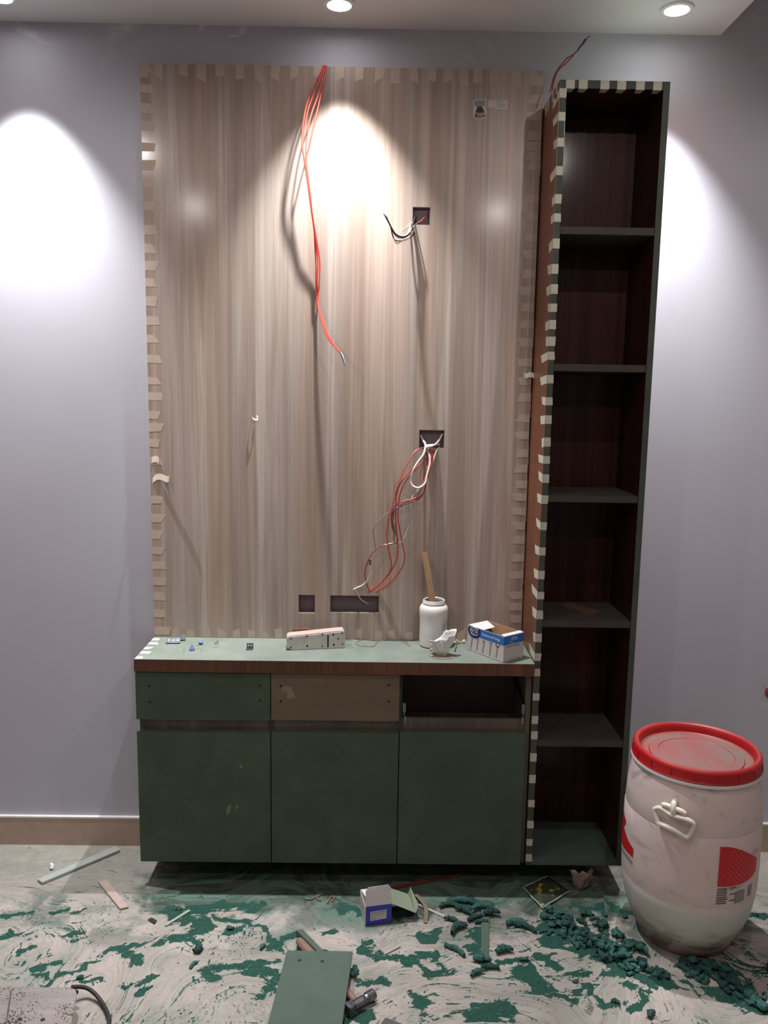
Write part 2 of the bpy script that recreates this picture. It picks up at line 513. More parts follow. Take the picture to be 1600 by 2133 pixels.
# green sanding-dust patches, as floor-plane polylines with a half width (metres)
GREEN = [(-0.0046,-0.5594,0.065,-0.5445,0.124,-0.511,0.1927,-0.4807,0.0121),(0.1256,-0.5172,0.2075,-0.4848,0.2495,-0.452,0.0178),(0.049,-0.5587,0.0888,-0.6032,0.0148),(-0.1182,-0.658,-0.0707,-0.6185,-0.0109,-0.5812,0.0038),(-0.1889,-0.618,-0.1307,-0.6059,0.0091),(-0.16,-0.6438,-0.1331,-0.6977,0.0103),(-0.2495,-0.5685,-0.2265,-0.5402,0.0093),(-0.3339,-0.5005,-0.2735,-0.487,0.0082),(-0.3609,-0.4096,-0.2812,-0.3948,0.0071),(-0.2265,-0.3802,-0.2017,-0.3729,0.0086),(-0.1741,-0.3887,-0.1421,-0.3813,0.0057),(-0.1324,-0.4787,-0.1002,-0.4676,0.0083),(0.065,-0.6919,0.0829,-0.6756,0.0076),(0.1064,-0.6771,0.1526,-0.6585,0.0064),(0.1257,-0.7087,0.1597,-0.6943,0.0063),(-0.0502,-0.6681,-0.0387,-0.6571,0.0051),(-0.0247,-0.6822,0.0078,-0.6729,0.0063),(0.1143,-0.3636,0.1785,-0.4198,0.0204),(0.1877,-0.3649,0.2872,-0.3493,0.3746,-0.3433,0.0233),(0.2046,-0.4082,0.245,-0.43,0.0186),(0.2583,-0.3893,0.3434,-0.422,0.4049,-0.452,0.4426,-0.4922,0.4622,-0.5272,0.0072),(0.3234,-0.4704,0.3562,-0.457,0.014),(0.4506,-0.5335,0.4679,-0.5065,0.0123),(0.4748,-0.5064,0.5166,-0.4806,0.0124),(0.4841,-0.5269,0.5162,-0.5468,0.0082),(0.2242,-0.5159,0.2463,-0.5422,0.0123),(0.3273,-0.6117,0.3861,-0.5995,0.4593,-0.5909,0.0105),(0.4296,-0.6256,0.4743,-0.6474,0.017),(0.4758,-0.68,0.458,-0.7189,0.0141),(0.2875,-0.6235,0.3185,-0.6747,0.017),(0.2915,-0.6045,0.3261,-0.6193,0.0079),(0.5951,-0.4624,0.6285,-0.4533,0.0085),(0.7229,-0.5299,0.7422,-0.5599,0.0178),(0.6615,-0.3485,0.693,-0.3668,0.0162),(0.7039,-0.6666,0.7687,-0.6549,0.009),(0.6827,-0.8028,0.736,-0.7926,0.0121),(0.8842,-0.4926,0.935,-0.4664,0.0168),(0.7883,-0.5593,0.8342,-0.5667,0.8617,-0.6128,0.897,-0.6424,0.9583,-0.6305,0.0136),(0.8643,-0.5583,0.9138,-0.5696,0.0177),(0.9126,-0.5872,0.9561,-0.6249,0.0094),(0.772,-0.5674,0.8397,-0.5626,0.0095),(0.849,-0.7215,0.8829,-0.7449,0.0189),(1.0026,-0.7899,1.0787,-0.7728,0.0294),(1.0193,-0.7536,1.0703,-0.7463,0.0225),(1.0485,-0.4627,1.0439,-0.5561,0.0241),(1.0932,-0.5908,1.1544,-0.5862,0.0081),(1.1464,-0.632,1.1768,-0.6593,1.1942,-0.6896,0.0172),(1.1804,-0.5543,1.2326,-0.5656,1.2652,-0.6022,0.015),(1.1688,-0.6034,1.1547,-0.6225,0.012),(1.2618,-0.4918,1.361,-0.542,1.4369,-0.6096,0.0253),(1.2589,-0.438,1.3515,-0.4693,1.4437,-0.5409,0.0287),(1.4046,-0.6289,1.4754,-0.6558,1.5477,-0.6731,0.0159),(1.4717,-0.6467,1.5496,-0.6677,1.6427,-0.6952,1.7274,-0.7358,1.7748,-0.7688,0.0145),(1.6185,-0.5882,1.751,-0.6248,0.0176),(1.4304,-0.6745,1.4719,-0.6865,0.0143),(1.4516,-0.7096,1.419,-0.761,0.0103),(1.3008,-0.6849,1.3077,-0.7284,1.3385,-0.7501,1.3945,-0.7428,0.0116),(1.9024,-0.3679,1.9509,-0.3718,0.0119),(0.9839,-0.3149,1.1009,-0.3372,0.021),(1.4669,-0.3077,1.5132,-0.3548,0.0137),(1.358,-0.3214,1.4419,-0.3441,0.0121),(0.8109,-0.4064,0.8639,-0.3829,0.0101),(1.2133,-0.7209,1.2688,-0.7272,0.0089),(1.6095,-0.6814,1.7149,-0.7067,0.0104),(1.3029,-0.6394,1.3516,-0.6295,0.0066),(0.5378,-0.6576,0.4616,-0.6694,0.0078),(0.5556,-0.5622,0.6362,-0.5513,0.0054)]
# swept-clear strokes where the pale dust lies on top
PALE = [(0.0904,-0.5381,0.144,-0.4814,0.1953,-0.4307,0.0054),(0.1202,-0.4428,0.1815,-0.3696,0.0042),(0.854,-0.6072,0.8766,-0.6315,0.0053),(0.8787,-0.5935,0.9103,-0.6198,0.004),(0.8711,-0.5321,0.9059,-0.5458,0.0069),(1.2678,-0.6491,1.2888,-0.6815,0.0039),(1.3739,-0.4364,1.4183,-0.4577,0.0101),(1.5758,-0.6674,1.6183,-0.6919,0.0079),(1.4388,-0.6471,1.4731,-0.6829,0.0066)]
def seg_field(X, Y, patches, warpx, warpy, soft):
    F = np.zeros_like(X)
    for pt in patches:
        w = pt[-1]
        q = [(pt[i], pt[i + 1]) for i in range(0, len(pt) - 1, 2)]
        bx0 = min(a for a, b in q) - w * 3 - .05
        bx1 = max(a for a, b in q) + w * 3 + .05
        by0 = min(b for a, b in q) - w * 3 - .05
        by1 = max(b for a, b in q) + w * 3 + .05
        ix = np.where((X[0] > bx0) & (X[0] < bx1))[0]
        iy = np.where((Y[:, 0] > by0) & (Y[:, 0] < by1))[0]
        if len(ix) == 0 or len(iy) == 0:
            continue
        s = np.s_[iy[0]:iy[-1] + 1, ix[0]:ix[-1] + 1]
        px, py = X[s] + warpx[s], Y[s] + warpy[s]
        d = np.full_like(px, 9.0)
        for (ax, ay), (bx, by) in zip(q[:-1], q[1:]):
            vx, vy = bx - ax, by - ay
            t = np.clip(((px - ax) * vx + (py - ay) * vy) / (vx * vx + vy * vy + 1e-12), 0, 1)
            d = np.minimum(d, np.hypot(px - ax - t * vx, (py - ay - t * vy)))
        F[s] = np.maximum(F[s], 1 - sstep(w * (1 - soft), w * (1 + soft) + .004, d))
    return F
def make_floor():
    st = 0.0032
    gx = np.arange(-.85, 2.45, st)
    gy = np.arange(-1.02, 0.0001, st)
    X, Y = np.meshgrid(gx, gy)
    wx = (fbm(X * 22, Y * 22, 5, 4) - .5)
    wy = (fbm(X * 22 + 40, Y * 22, 9, 4) - .5)
    big = fbm(X * 3.2, Y * 3.2, 21, 3)
    # swirling sweep direction
    ang = 0.5 + 2.6 * (fbm(X * 2.1 + 7, Y * 2.1, 33, 2) - .5) * 2
    c, s = np.cos(ang), np.sin(ang)
    U = X * c + Y * s
    V = -X * s + Y * c
    streak = fbm(U * 9 + wx * .6, V * 55 + wy * 1.5, 51, 4, .6)
    streak2 = fbm(U * 16 + wx, V * 120 + wy * 2.0, 77, 3, .6)
    green = seg_field(X, Y, GREEN, wx * .085, wy * .06, .45)
    pale = seg_field(X, Y, PALE, wx * .02, wy * .02, .4)
    front = sstep(-.30, -.40, Y + (big - .5) * .25)          # how far the sweepings reach
    right = sstep(.75, 1.15, X)
    amb = sstep(.56, .68, streak) * front * (.42 + .35 * right) * sstep(.40, .62, big)
    lines = sstep(.66, .74, streak2) * sstep(.45, .6, fbm(X * 6, Y * 6, 91, 2)) * sstep(-.22, -.36, Y)
    green = np.clip(np.maximum(np.maximum(green * (.35 + 1.3 * fbm(X * 60, Y * 60, 13, 3)), amb), lines * .70), 0, 1)
    green = green * (1 - .85 * pale)
    wash_and_shade = sstep(.42, .75, fbm(X * 7 + wx, Y * 10, 61, 4)) * (1 - sstep(-.62, -.42, Y) * 0.0)
    wash_and_shade = wash_and_shade * sstep(-.20, -.33, Y) * (1 - sstep(-.42, -.60, Y)) * .5 + .10 * wash_and_shade * front
    under = sstep(-.02, .10, X + wx * .2) * (1 - sstep(1.46, 1.60, X + wx * .3)) * sstep(-.41, -.33, Y + wy * .16 + (big - .5) * .12)  # under-cabinet shade painted into the floor colour, together with dark green dust
    wash_and_shade = np.clip(np.maximum(wash_and_shade, under * (.95 + .6 * wx)), 0, 1)
    white = sstep(-.13, -.34, Y + (fbm(X * 5, Y * 9, 71, 4) - .5) * .32 + .04 * np.sin(X * 3)) 
    white = np.maximum(white, sstep(1.9, 2.1, X) * .8)
    white = np.clip(white * (.65 + .5 * fbm(X * 18, Y * 30, 81, 3)), 0, 1)
    white = np.maximum(white, pale)
    white = white * (1 - .9 * under)
    h = (.0006 * white * fbm(U * 30, V * 110, 101, 3) + .0018 * green * fbm(X * 90, Y * 90, 111, 2))
    h *= sstep(0, -.05, Y) * sstep(-1.02, -1.0, Y) * sstep(-.85, -.83, X) * (1 - sstep(2.43, 2.447, X))
    ny, nx = X.shape
    co = np.stack([X, Y, h], -1).reshape(-1, 3)
    idx = np.arange(ny * nx).reshape(ny, nx)
    quads = np.stack([idx[:-1, :-1], idx[:-1, 1:], idx[1:, 1:], idx[1:, :-1]], -1).reshape(-1, 4)
    xa, xb, ya = gx[0], gx[-1], gy[0]
    ext = np.array([(X0, Y0, 0), (X1, Y0, 0), (X1, ya, 0), (X0, ya, 0), (X0, 0, 0), (xa, ya, 0), (xa, 0, 0),
                    (xb, ya, 0), (X1, 0, 0), (xb, 0, 0)])
    o = len(co)
    co = np.vstack([co, ext])
    quads = np.vstack([quads, np.array([[0, 1, 2, 3], [3, 5, 6, 4], [7, 2, 8, 9]]) + o])
    me = bpy.data.meshes.new('floor')
    me.vertices.add(len(co))
    me.vertices.foreach_set('co', co.astype(np.float32).ravel())
    me.loops.add(quads.size)
    me.loops.foreach_set('vertex_index', quads.astype(np.int32).ravel())
    me.polygons.add(len(quads))
    me.polygons.foreach_set('loop_start', np.arange(0, quads.size, 4, dtype=np.int32))
    me.polygons.foreach_set('loop_total', np.full(len(quads), 4, dtype=np.int32))
    me.polygons.foreach_set('use_smooth', np.ones(len(quads), dtype=bool))
    me.update(calc_edges=True)
    sw = me.attributes.new('sweep', 'FLOAT_VECTOR', 'POINT')
    sv = np.zeros((len(co), 3), np.float32)
    q1 = fbm(X * 2.3 + 3, Y * 2.3, 141, 2) - .5
    q2 = fbm(X * 2.3 + 9, Y * 2.3, 151, 2) - .5
    q3 = fbm(X * 6 + 3, Y * 6, 161, 2) - .5
    q4 = fbm(X * 6 + 9, Y * 6, 171, 2) - .5
    sv[:ny * nx, 0] = (X + .55 * q1 + .10 * q3).ravel()
    sv[:ny * nx, 1] = (Y - .18 * X + .62 * q2 + .12 * q4).ravel()
    sw.data.foreach_set('vector', sv.ravel())
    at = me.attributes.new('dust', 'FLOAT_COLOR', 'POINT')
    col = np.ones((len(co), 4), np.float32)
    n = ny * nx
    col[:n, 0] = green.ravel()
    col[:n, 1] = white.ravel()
    col[:n, 2] = wash_and_shade.ravel()
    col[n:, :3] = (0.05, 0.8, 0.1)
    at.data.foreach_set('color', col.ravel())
    t = NT('dusty_floor_tile')
    a = t.n('ShaderNodeAttribute', attribute_name='dust')
    sp = t.n('ShaderNodeSeparateColor')
    t.l(a.outputs['Color'], sp.inputs[0])
    v = t.coord()
    fine = t.noise(v, 150, 4, 0.7)
    med = t.noise(v, 26, 5, 0.6, 0.4)
    sa = t.n('ShaderNodeAttribute', attribute_name='sweep')
    def swept(sc, detail, rough, dist=0.0):
        mp = t.n('ShaderNodeMapping')
        mp.inputs['Scale'].default_value = sc
        t.l(sa.outputs['Vector'], mp.inputs['Vector'])
        return t.noise(mp.outputs[0], 1.0, detail, rough, dist)
    s1 = swept((9, 42, 1), 6, .62, .5)
    s2 = swept((16, 95, 1), 4, .6, .3)
    s3 = swept((5, 14, 1), 3, .55, .6)
    s4 = swept((60, 170, 1), 3, .65, .6)
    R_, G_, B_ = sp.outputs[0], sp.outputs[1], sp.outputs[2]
    tile = t.ramp(med, [(0.3, lin((142, 140, 132))), (0.7, lin((158, 155, 146)))])
    dustc = t.ramp(s1, [(0.25, lin((156, 148, 143))), (0.5, lin((184, 172, 166))), (0.8, lin((196, 186, 180)))])
    c = t.mix(t.math('MULTIPLY', t.math('ADD', G_, t.math('MULTIPLY', t.math('SUBTRACT', s1, .5), 1.1), clamp=True), t.math('SUBTRACT', 1.0, B_)), tile, dustc)
    c = t.mix(t.math('MULTIPLY', B_, .9, clamp=True), c, t.ramp(s1, [(.3, lin((30, 50, 41))), (.7, lin((52, 74, 62)))]))  # dark green for the dust wash and the painted under-cabinet shade
    # thin green film where the pale dust has been scraped
    film_ = t.math('MULTIPLY', t.ramp(t.math('ADD', t.math('MULTIPLY', s1, .6), t.math('MULTIPLY', s3, .5)), [(.50, (0, 0, 0)), (.66, (1, 1, 1))]), t.math('ADD', t.math('MULTIPLY', G_, .55), B_, clamp=True))
    c = t.mix(t.math('MULTIPLY', film_, .75), c, lin((104, 132, 120)))
    # scrape lines: narrow bands of the swept noise
    ln = t.ramp(s2, [(.465, (0, 0, 0)), (.495, (1, 1, 1)), (.525, (0, 0, 0))])
    lm = t.math('MULTIPLY', t.ramp(s3, [(.46, (0, 0, 0)), (.58, (1, 1, 1))]), G_)
    c = t.mix(t.math('MULTIPLY', t.math('MULTIPLY', ln, lm), .5), c, lin((66, 88, 78)))
    gcol = t.ramp(fine, [(0.3, lin((26, 62, 54))), (0.7, lin((50, 94, 82)))])
    gf = t.math('ADD', R_, t.math('ADD', t.math('MULTIPLY', t.math('SUBTRACT', fine, 0.5), .5), t.math('ADD', t.math('MULTIPLY', t.math('SUBTRACT', s1, 0.5), 1.9), t.math('ADD', t.math('MULTIPLY', t.math('SUBTRACT', s2, 0.5), 1.9), t.math('MULTIPLY', t.math('SUBTRACT', s4, 0.5), 1.0)))))
    gm = t.ramp(gf, [(0.44, (0, 0, 0)), (0.52, (1, 1, 1))])
    rim = t.math('MULTIPLY', t.ramp(gf, [(.28, (0, 0, 0)), (.40, (1, 1, 1))]), .55)
    c = t.mix(rim, c, lin((96, 124, 112)))
    c = t.mix(gm, c, gcol)
    # dark crumb shadows are left to the relief; a few dark grains lie in the dust
    gr_ = t.ramp(t.math('ADD', s4, t.math('MULTIPLY', s1, .35)), [(.80, (0, 0, 0)), (.86, (1, 1, 1))])
    c = t.mix(t.math('MULTIPLY', t.math('MULTIPLY', gr_, G_), .7), c, lin((58, 80, 70)))
    t.base(c)
    t.set(Roughness=0.75)
    t.b.inputs['Specular IOR Level'].default_value = 0.2
    hgt = t.math('ADD', t.math('MULTIPLY', s1, t.math('MULTIPLY', G_, 1.6)), t.math('ADD', t.math('ADD', t.math('MULTIPLY', fine, .45), t.math('MULTIPLY', s2, .7)), t.math('MULTIPLY', gm, 0.5)))
    t.bump(hgt, 0.8, 0.006)
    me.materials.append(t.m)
    f = bpy.data.objects.new('floor', me)
    COL.objects.link(f)
    tag(f, kind='structure')
make_floor()

# ------------------------------------------------------------------ downlights
def emissive(name, col, s):
    m = bpy.data.materials.new(name)
    m.use_nodes = True
    b = m.node_tree.nodes['Principled BSDF']
    b.inputs['Emission Color'].default_value = (*col, 1)
    b.inputs['Emission Strength'].default_value = s
    b.inputs['Base Color'].default_value = (0.8, 0.8, 0.8, 1)
    return m
M['glow'] = emissive('lit_diffuser', (1, .985, .97), 30.0)
M['glow_dim'] = emissive('lit_diffuser_room', (1, .95, .93), 30.0)
M['trimwhite'] = plain('white_trim', (225, 223, 222), 0.4, 0.02)
def downlight(x, y, label, watt, colr, group=None, glow='glow', spread=75, blend=1.0):
    t = thing('downlight', label, 'ceiling light', (x, y, ZC), group)
    ring = [(.0335, -.0005), (.0345, -.0075), (.038, -.0085), (.046, -.006), (.048, -.0005)]
    MB().lathe(ring, (x, y, ZC), 32, closed_bottom=False).build('trim_ring', M['trimwhite'], t, smooth=True)
    MB().lathe([(.0335, -.0030), (.030, -.0036), (.016, -.0040), (.001, -.0040)], (x, y, ZC), 32, closed_bottom=False,
               closed_top=True).build('diffuser', M[glow], t, smooth=True)
    ld = bpy.data.lights.new('downlight_beam', 'SPOT')
    ld.energy = watt
    ld.color = colr
    ld.spot_size = math.radians(spread)
    ld.spot_blend = blend
    ld.shadow_soft_size = 0.011
    lo = bpy.data.objects.new('downlight_beam', ld)
    COL.objects.link(lo)
    lo.parent = t
    lo.location = (0, 0, -.032)
downlight(-.349, -.165, 'round recessed ceiling downlight over the bare wall left of the wooden panel', WALL_LAMP_W, WALL_LAMP_C)
downlight(.607, -.160, 'round recessed ceiling downlight over the middle of the wooden panel', WALL_LAMP_W, WALL_LAMP_C)
downlight(1.563, -.172, 'round recessed ceiling downlight above the tall shelf unit at right', WALL_LAMP_W * .85, WALL_LAMP_C)
for x, y, s in ((-.35, -1.27, 'left one of the nearer row'), (1.5, -1.27, 'right one of the nearer row'),
                (-.35, -2.37, 'left one of the farther row'), (1.42, -2.37, 'right one of the farther row')):
    downlight(x, y, 'recessed ceiling downlight out in the room, ' + s, ROOM_LAMP_W, ROOM_LAMP_C, spread=176, blend=0.25, glow='glow_dim')

# ------------------------------------------------------------------ wall panel
rnd = random.Random(7)
PW, PZ0, PZ1, PF = 1.2215, CT + .0008, 2.5436, -.02
panel = thing('wall_panel', 'large pale wood-grain laminate panel on the wall above the green cabinet', 'wall panel', (.61, -.01, PZ0))
HW = [[(0.8322,-0.02,2.1416),(0.887,-0.02,2.0882)], [(0.8674,-0.02,1.4543),(0.9485,-0.02,1.3961)], [(0.4794,-0.02,0.9045),(0.5336,-0.02,0.843)], [(0.5842,-0.02,0.9043),(0.7457,-0.02,0.8459)]]
HW = [(a[0], b[0], b[2], a[2]) for a, b in HW]
def holed_plate(x0, x1, z0, z1, yf, yb, holes):
    xs = sorted({x0, x1} | {h[i] for h in holes for i in (0, 1)})
    zs = sorted({z0, z1} | {h[i] for h in holes for i in (2, 3)})
    solid = {}
    for i in range(len(xs) - 1):
        for k in range(len(zs) - 1):
            mx, mz = (xs[i] + xs[i + 1]) / 2, (zs[k] + zs[k + 1]) / 2
            solid[i, k] = not any(h[0] < mx < h[1] and h[2] < mz < h[3] for h in holes)
    mb = MB()
    ids = {}
    def vid(i, k, f):
        if (i, k, f) not in ids:
            ids[i, k, f] = len(mb.v)
            mb.v.append((xs[i], yf if f else yb, zs[k]))
        return ids[i, k, f]
    def face(q, m):
        mb.f.append(q)
        mb.mi.append(m)
    for (i, k), s in solid.items():
        if not s:
            continue
        face((vid(i, k, 1), vid(i + 1, k, 1), vid(i + 1, k + 1, 1), vid(i, k + 1, 1)), 0)
        face((vid(i, k, 0), vid(i, k + 1, 0), vid(i + 1, k + 1, 0), vid(i + 1, k, 0)), 1)
        for di, dk, a, b in ((-1, 0, (i, k), (i, k + 1)), (1, 0, (i + 1, k), (i + 1, k + 1)),
                             (0, -1, (i, k), (i + 1, k)), (0, 1, (i, k + 1), (i + 1, k + 1))):
            if not solid.get((i + di, k + dk), False):
                face((vid(*a, 1), vid(*b, 1), vid(*b, 0), vid(*a, 0)), 1)
    return mb
holed_plate(0, PW, PZ0, PZ1, PF, -.0006, HW).build('laminate_board', [M['panel'], M['plaincore']], panel)

def tape_poly(mb, base, out, along, ln, wd, yn, t=.00022, lift=0.0):
    """a torn strip of tape: base point on the edge, out = direction inwards, along = edge direction"""
    b, o, a, n = Vector(base), Vector(out), Vector(along), Vector(yn)
    w = wd / 2
    sl = rnd.uniform(-.35, .35) * wd
    off = 4e-5 + rnd.random() * 2.2e-4
    p = [b - a * w, b + a * w, b + a * (w * rnd.uniform(.85, 1.1)) + o * (ln + sl), b + a * (w * rnd.uniform(-.3, .3)) + o * (ln * rnd.uniform(.94, 1.06)),
         b - a * (w * rnd.uniform(.85, 1.1)) + o * (ln - sl)]
    mb.prism([q + n * off for q in p], n * t)
def add_tape(base, out, along, ln, wd, yn, parent, mat):
    m = MB()
    tape_poly(m, base, out, along, ln, wd, yn)
    return m.build('tape_strip', mat, parent)
LT = [(0.0272,-0.02,2.5315),(0.0257,-0.02,2.4729),(0.0242,-0.02,2.4154),(0.0229,-0.02,2.3644),(0.0213,-0.02,2.3033),(0.0199,-0.02,2.2502),(0.0185,-0.02,2.1968),(0.0168,-0.02,2.1302),(0.0149,-0.02,2.0589),(0.0135,-0.02,2.0043),(0.0121,-0.02,1.9522),(0.0108,-0.02,1.9013),(0.0093,-0.02,1.8443),(0.0077,-0.02,1.7839),(0.0063,-0.02,1.729),(0.0047,-0.02,1.6663),(0.0029,-0.02,1.5972),(0.0016,-0.02,1.5487),(0.0001,-0.02,1.4893),(-0.001,-0.02,1.4495),(-0.0023,-0.02,1.4003),(-0.0038,-0.02,1.3415),(-0.0071,-0.02,1.2149),(-0.0087,-0.02,1.1549),(-0.0101,-0.02,1.1008),(-0.0114,-0.02,1.0481),(-0.0127,-0.02,0.9983),(-0.0141,-0.02,0.9449),(-0.0154,-0.02,0.8945),(-0.017,-0.02,0.8357),(-0.0185,-0.02,0.7764)]
for i, q in enumerate(LT):
    ln = .03 + .014 * rnd.random() + (.012 if i == len(LT) - 1 else 0)
    add_tape((0.0002, PF, q[2]), (1, 0, rnd.uniform(-.06, .02)), (0, 0, 1), ln, .026 + rnd.uniform(-.002, .004), (0, -1, 0), panel, M['tape'])
TT = [(0.0111,-0.02,2.5244),(0.0574,-0.02,2.5252),(0.1311,-0.02,2.5266),(0.1861,-0.02,2.5276),(0.2396,-0.02,2.5286),(0.3019,-0.02,2.5298),(0.3569,-0.02,2.5308),(0.4091,-0.02,2.5318),(0.4656,-0.02,2.5328),(0.5366,-0.02,2.5342),(0.6033,-0.02,2.5354),(0.6628,-0.02,2.5365),(0.7238,-0.02,2.5377),(0.7717,-0.02,2.5385),(0.8254,-0.02,2.5395),(0.8835,-0.02,2.5406),(0.93,-0.02,2.5415),(0.9766,-0.02,2.5424),(1.0202,-0.02,2.5432),(1.0711,-0.02,2.5441),(1.138,-0.02,2.5454),(1.1904,-0.02,2.5463)]
for q in TT:
    add_tape((q[0], PF, PZ1 - .0002), (rnd.uniform(-.05, .08), 0, -1), (1, 0, 0), .037 + rnd.uniform(-.005, .01), .026, (0, -1, 0), panel, M['tape'])
RT = [(1.1888,-0.02,2.5149),(1.191,-0.02,2.4629),(1.1931,-0.02,2.4133),(1.1955,-0.02,2.3578),(1.1968,-0.02,2.3272),(1.198,-0.02,2.2978),(1.1991,-0.02,2.2711),(1.2032,-0.02,2.1737),(1.2055,-0.02,2.1195),(1.2081,-0.02,2.0578),(1.2103,-0.02,2.0058),(1.2127,-0.02,1.9477),(1.2149,-0.02,1.8965),(1.2171,-0.02,1.845),(1.2192,-0.02,1.7932),(1.2217,-0.02,1.7352),(1.2243,-0.02,1.6737),(1.2268,-0.02,1.6149),(1.2289,-0.02,1.5633),(1.2318,-0.02,1.496),(1.234,-0.02,1.4422),(1.2364,-0.02,1.3849),(1.2385,-0.02,1.3351),(1.2407,-0.02,1.2834),(1.2425,-0.02,1.2409),(1.2445,-0.02,1.1935),(1.2465,-0.02,1.1458),(1.2485,-0.02,1.0995),(1.251,-0.02,1.04),(1.2534,-0.02,0.9818),(1.2563,-0.02,0.9134),(1.258,-0.02,0.8741),(1.2598,-0.02,0.8313)]
for q in RT:
    add_tape((PW - .0002, PF, q[2]), (-1, 0, rnd.uniform(-.05, .05)), (0, 0, 1), .036 + .012 * rnd.random(), .026, (0, -1, 0), panel, M['tape'])
BT = [(0.0705,-0.02,0.7661),(0.12,-0.02,0.7667),(0.1742,-0.02,0.7674),(0.2237,-0.02,0.7681),(0.2732,-0.02,0.7687),(0.3228,-0.02,0.7694),(0.3675,-0.02,0.77),(0.4139,-0.02,0.7706),(0.6779,-0.02,0.774),(0.7452,-0.02,0.7749),(0.7884,-0.02,0.7755),(0.8493,-0.02,0.7763),(1.0209,-0.02,0.7786)]
for q in BT:
    add_tape((q[0], PF, PZ0 + .0003), (rnd.uniform(-.12, .12), 0, 1), (1, 0, 0), .022 + .012 * rnd.random(), .025, (0, -1, 0), panel, M['tape'])
# tape ends that have come loose and curl away from the panel
def curl(pts, w, wv, mat, parent, label):
    P = curve(pts, 4)
    m = MB()
    wv = Vector(wv).normalized() * (w / 2)
    vs = []
    for q in P:
        vs += [q - wv, q + wv]
    k = len(P)
    for q in P:
        vs += [q - wv + Vector((0, -.0006, 0)), q + wv + Vector((0, -.0006, 0))]
    fs = []
    for i in range(k - 1):
        fs.append((2 * i, 2 * i + 1, 2 * i + 3, 2 * i + 2))
        o = 2 * k
        fs.append((o + 2 * i, o + 2 * i + 2, o + 2 * i + 3, o + 2 * i + 1))
        fs.append((2 * i, 2 * i + 2, o + 2 * i + 2, o + 2 * i))
        fs.append((2 * i + 1, o + 2 * i + 1, o + 2 * i + 3, 2 * i + 3))
    m.add(vs, fs)
    return m.build('loose_tape', mat, parent, smooth=True, label=label)
curl([(0.0073,-0.021,1.2795),(0.0238,-0.024,1.291),(0.0419,-0.034,1.2907),(0.0556,-0.04,1.2853),(0.0664,-0.046,1.2877)], .02, (0, .25, 1), M['tape'], panel, 'loose curling tape end')
curl([(0.0058,-0.021,1.3448),(0.0222,-0.024,1.3484),(0.0313,-0.03,1.3413)], .02, (0, .2, 1), M['tape'], panel, 'short loose tape end')
curl([(0.3302,-0.0215,1.4868),(0.336,-0.03,1.4826),(0.3458,-0.034,1.4798),(0.3513,-0.03,1.4844),(0.3447,-0.026,1.4918)], .007, (0, .5, 1), M['tape'], panel, 'small curled scrap of tape')
curl([(1.228,-0.034,1.6313),(1.2148,-0.03,1.6357),(1.2056,-0.023,1.6311),(1.1965,-0.0215,1.6356)], .016, (0, .1, 1), M['tape_b'], panel, 'pale scrap of tape over the gap')
# two product stickers
s0 = [(1.0098,-0.02,2.4568),(1.0478,-0.02,2.4589),(1.0511,-0.02,2.4038),(1.0115,-0.02,2.4017),(1.0552,-0.02,2.4563),(1.1137,-0.02,2.4573),(1.1146,-0.02,2.4326),(1.0809,-0.02,2.4319),(1.0808,-0.02,2.4361),(1.0559,-0.02,2.4356)]
def spt(u, v, a=s0[0], b=s0[1], c=s0[3]):
    return Vector(a) + (Vector(b) - Vector(a)) * u + (Vector(c) - Vector(a)) * v
n_ = Vector((0, -1, 0))
st = MB().prism([spt(*q) + n_ * 1e-4 for q in ((0, 0), (1.02, -.02), (1.02, .42), (1.06, .75), (1.02, .95), (.5, 1.02), (.08, .97), (.0, .8), (.02, .45))], n_ * .0004).build('sticker', M['card_grey'], panel, label='sticker with a dark bell shape')
MB().prism([spt(*q) + n_ * 6e-4 for q in ((.08, .05), (.94, .03), (.93, .36), (.08, .36))], n_ * .0002).build('printed_band', M['ink_grey'], st)
MB().prism([spt(*q) + n_ * 6e-4 for q in ((.34, .36), (.66, .36), (.84, .55), (.97, .8), (.98, .9), (.52, .98), (.12, .92), (.12, .8), (.22, .55))], n_ * .0002).build('printed_bell', M['rod'], st)
text_on(st, 'lettering', 'N688', spt(.22, .82) + n_ * 8e-4, (1, 0, 0), (0, 0, 1), .0135, M['shaving'])
text_on(st, 'lettering', 'MARCA', spt(.26, .935) + n_ * 8e-4, (1, 0, 0), (0, 0, 1), .0075, M['shaving'])
st2 = MB().prism([Vector(q) + n_ * 1e-4 for q in s0[4:]], n_ * .0004).build('sticker', M['card_grey'], panel, label='pale L-shaped sticker with grey print')
bars = [(1.0801,-0.02,2.454),(1.0978,-0.02,2.4502),(1.0818,-0.02,2.4471),(1.1069,-0.02,2.4435),(1.0835,-0.02,2.4403),(1.1101,-0.02,2.4366),(1.0597,-0.02,2.4522),(1.0748,-0.02,2.4401)]
for k in range(3):
    a, b = bars[2 * k], bars[2 * k + 1]
    MB().box(a[0], b[0], PF - .0008, PF - .0006, a[2] - .0022, a[2]).build('printed_line', M['ink_grey'], st2)

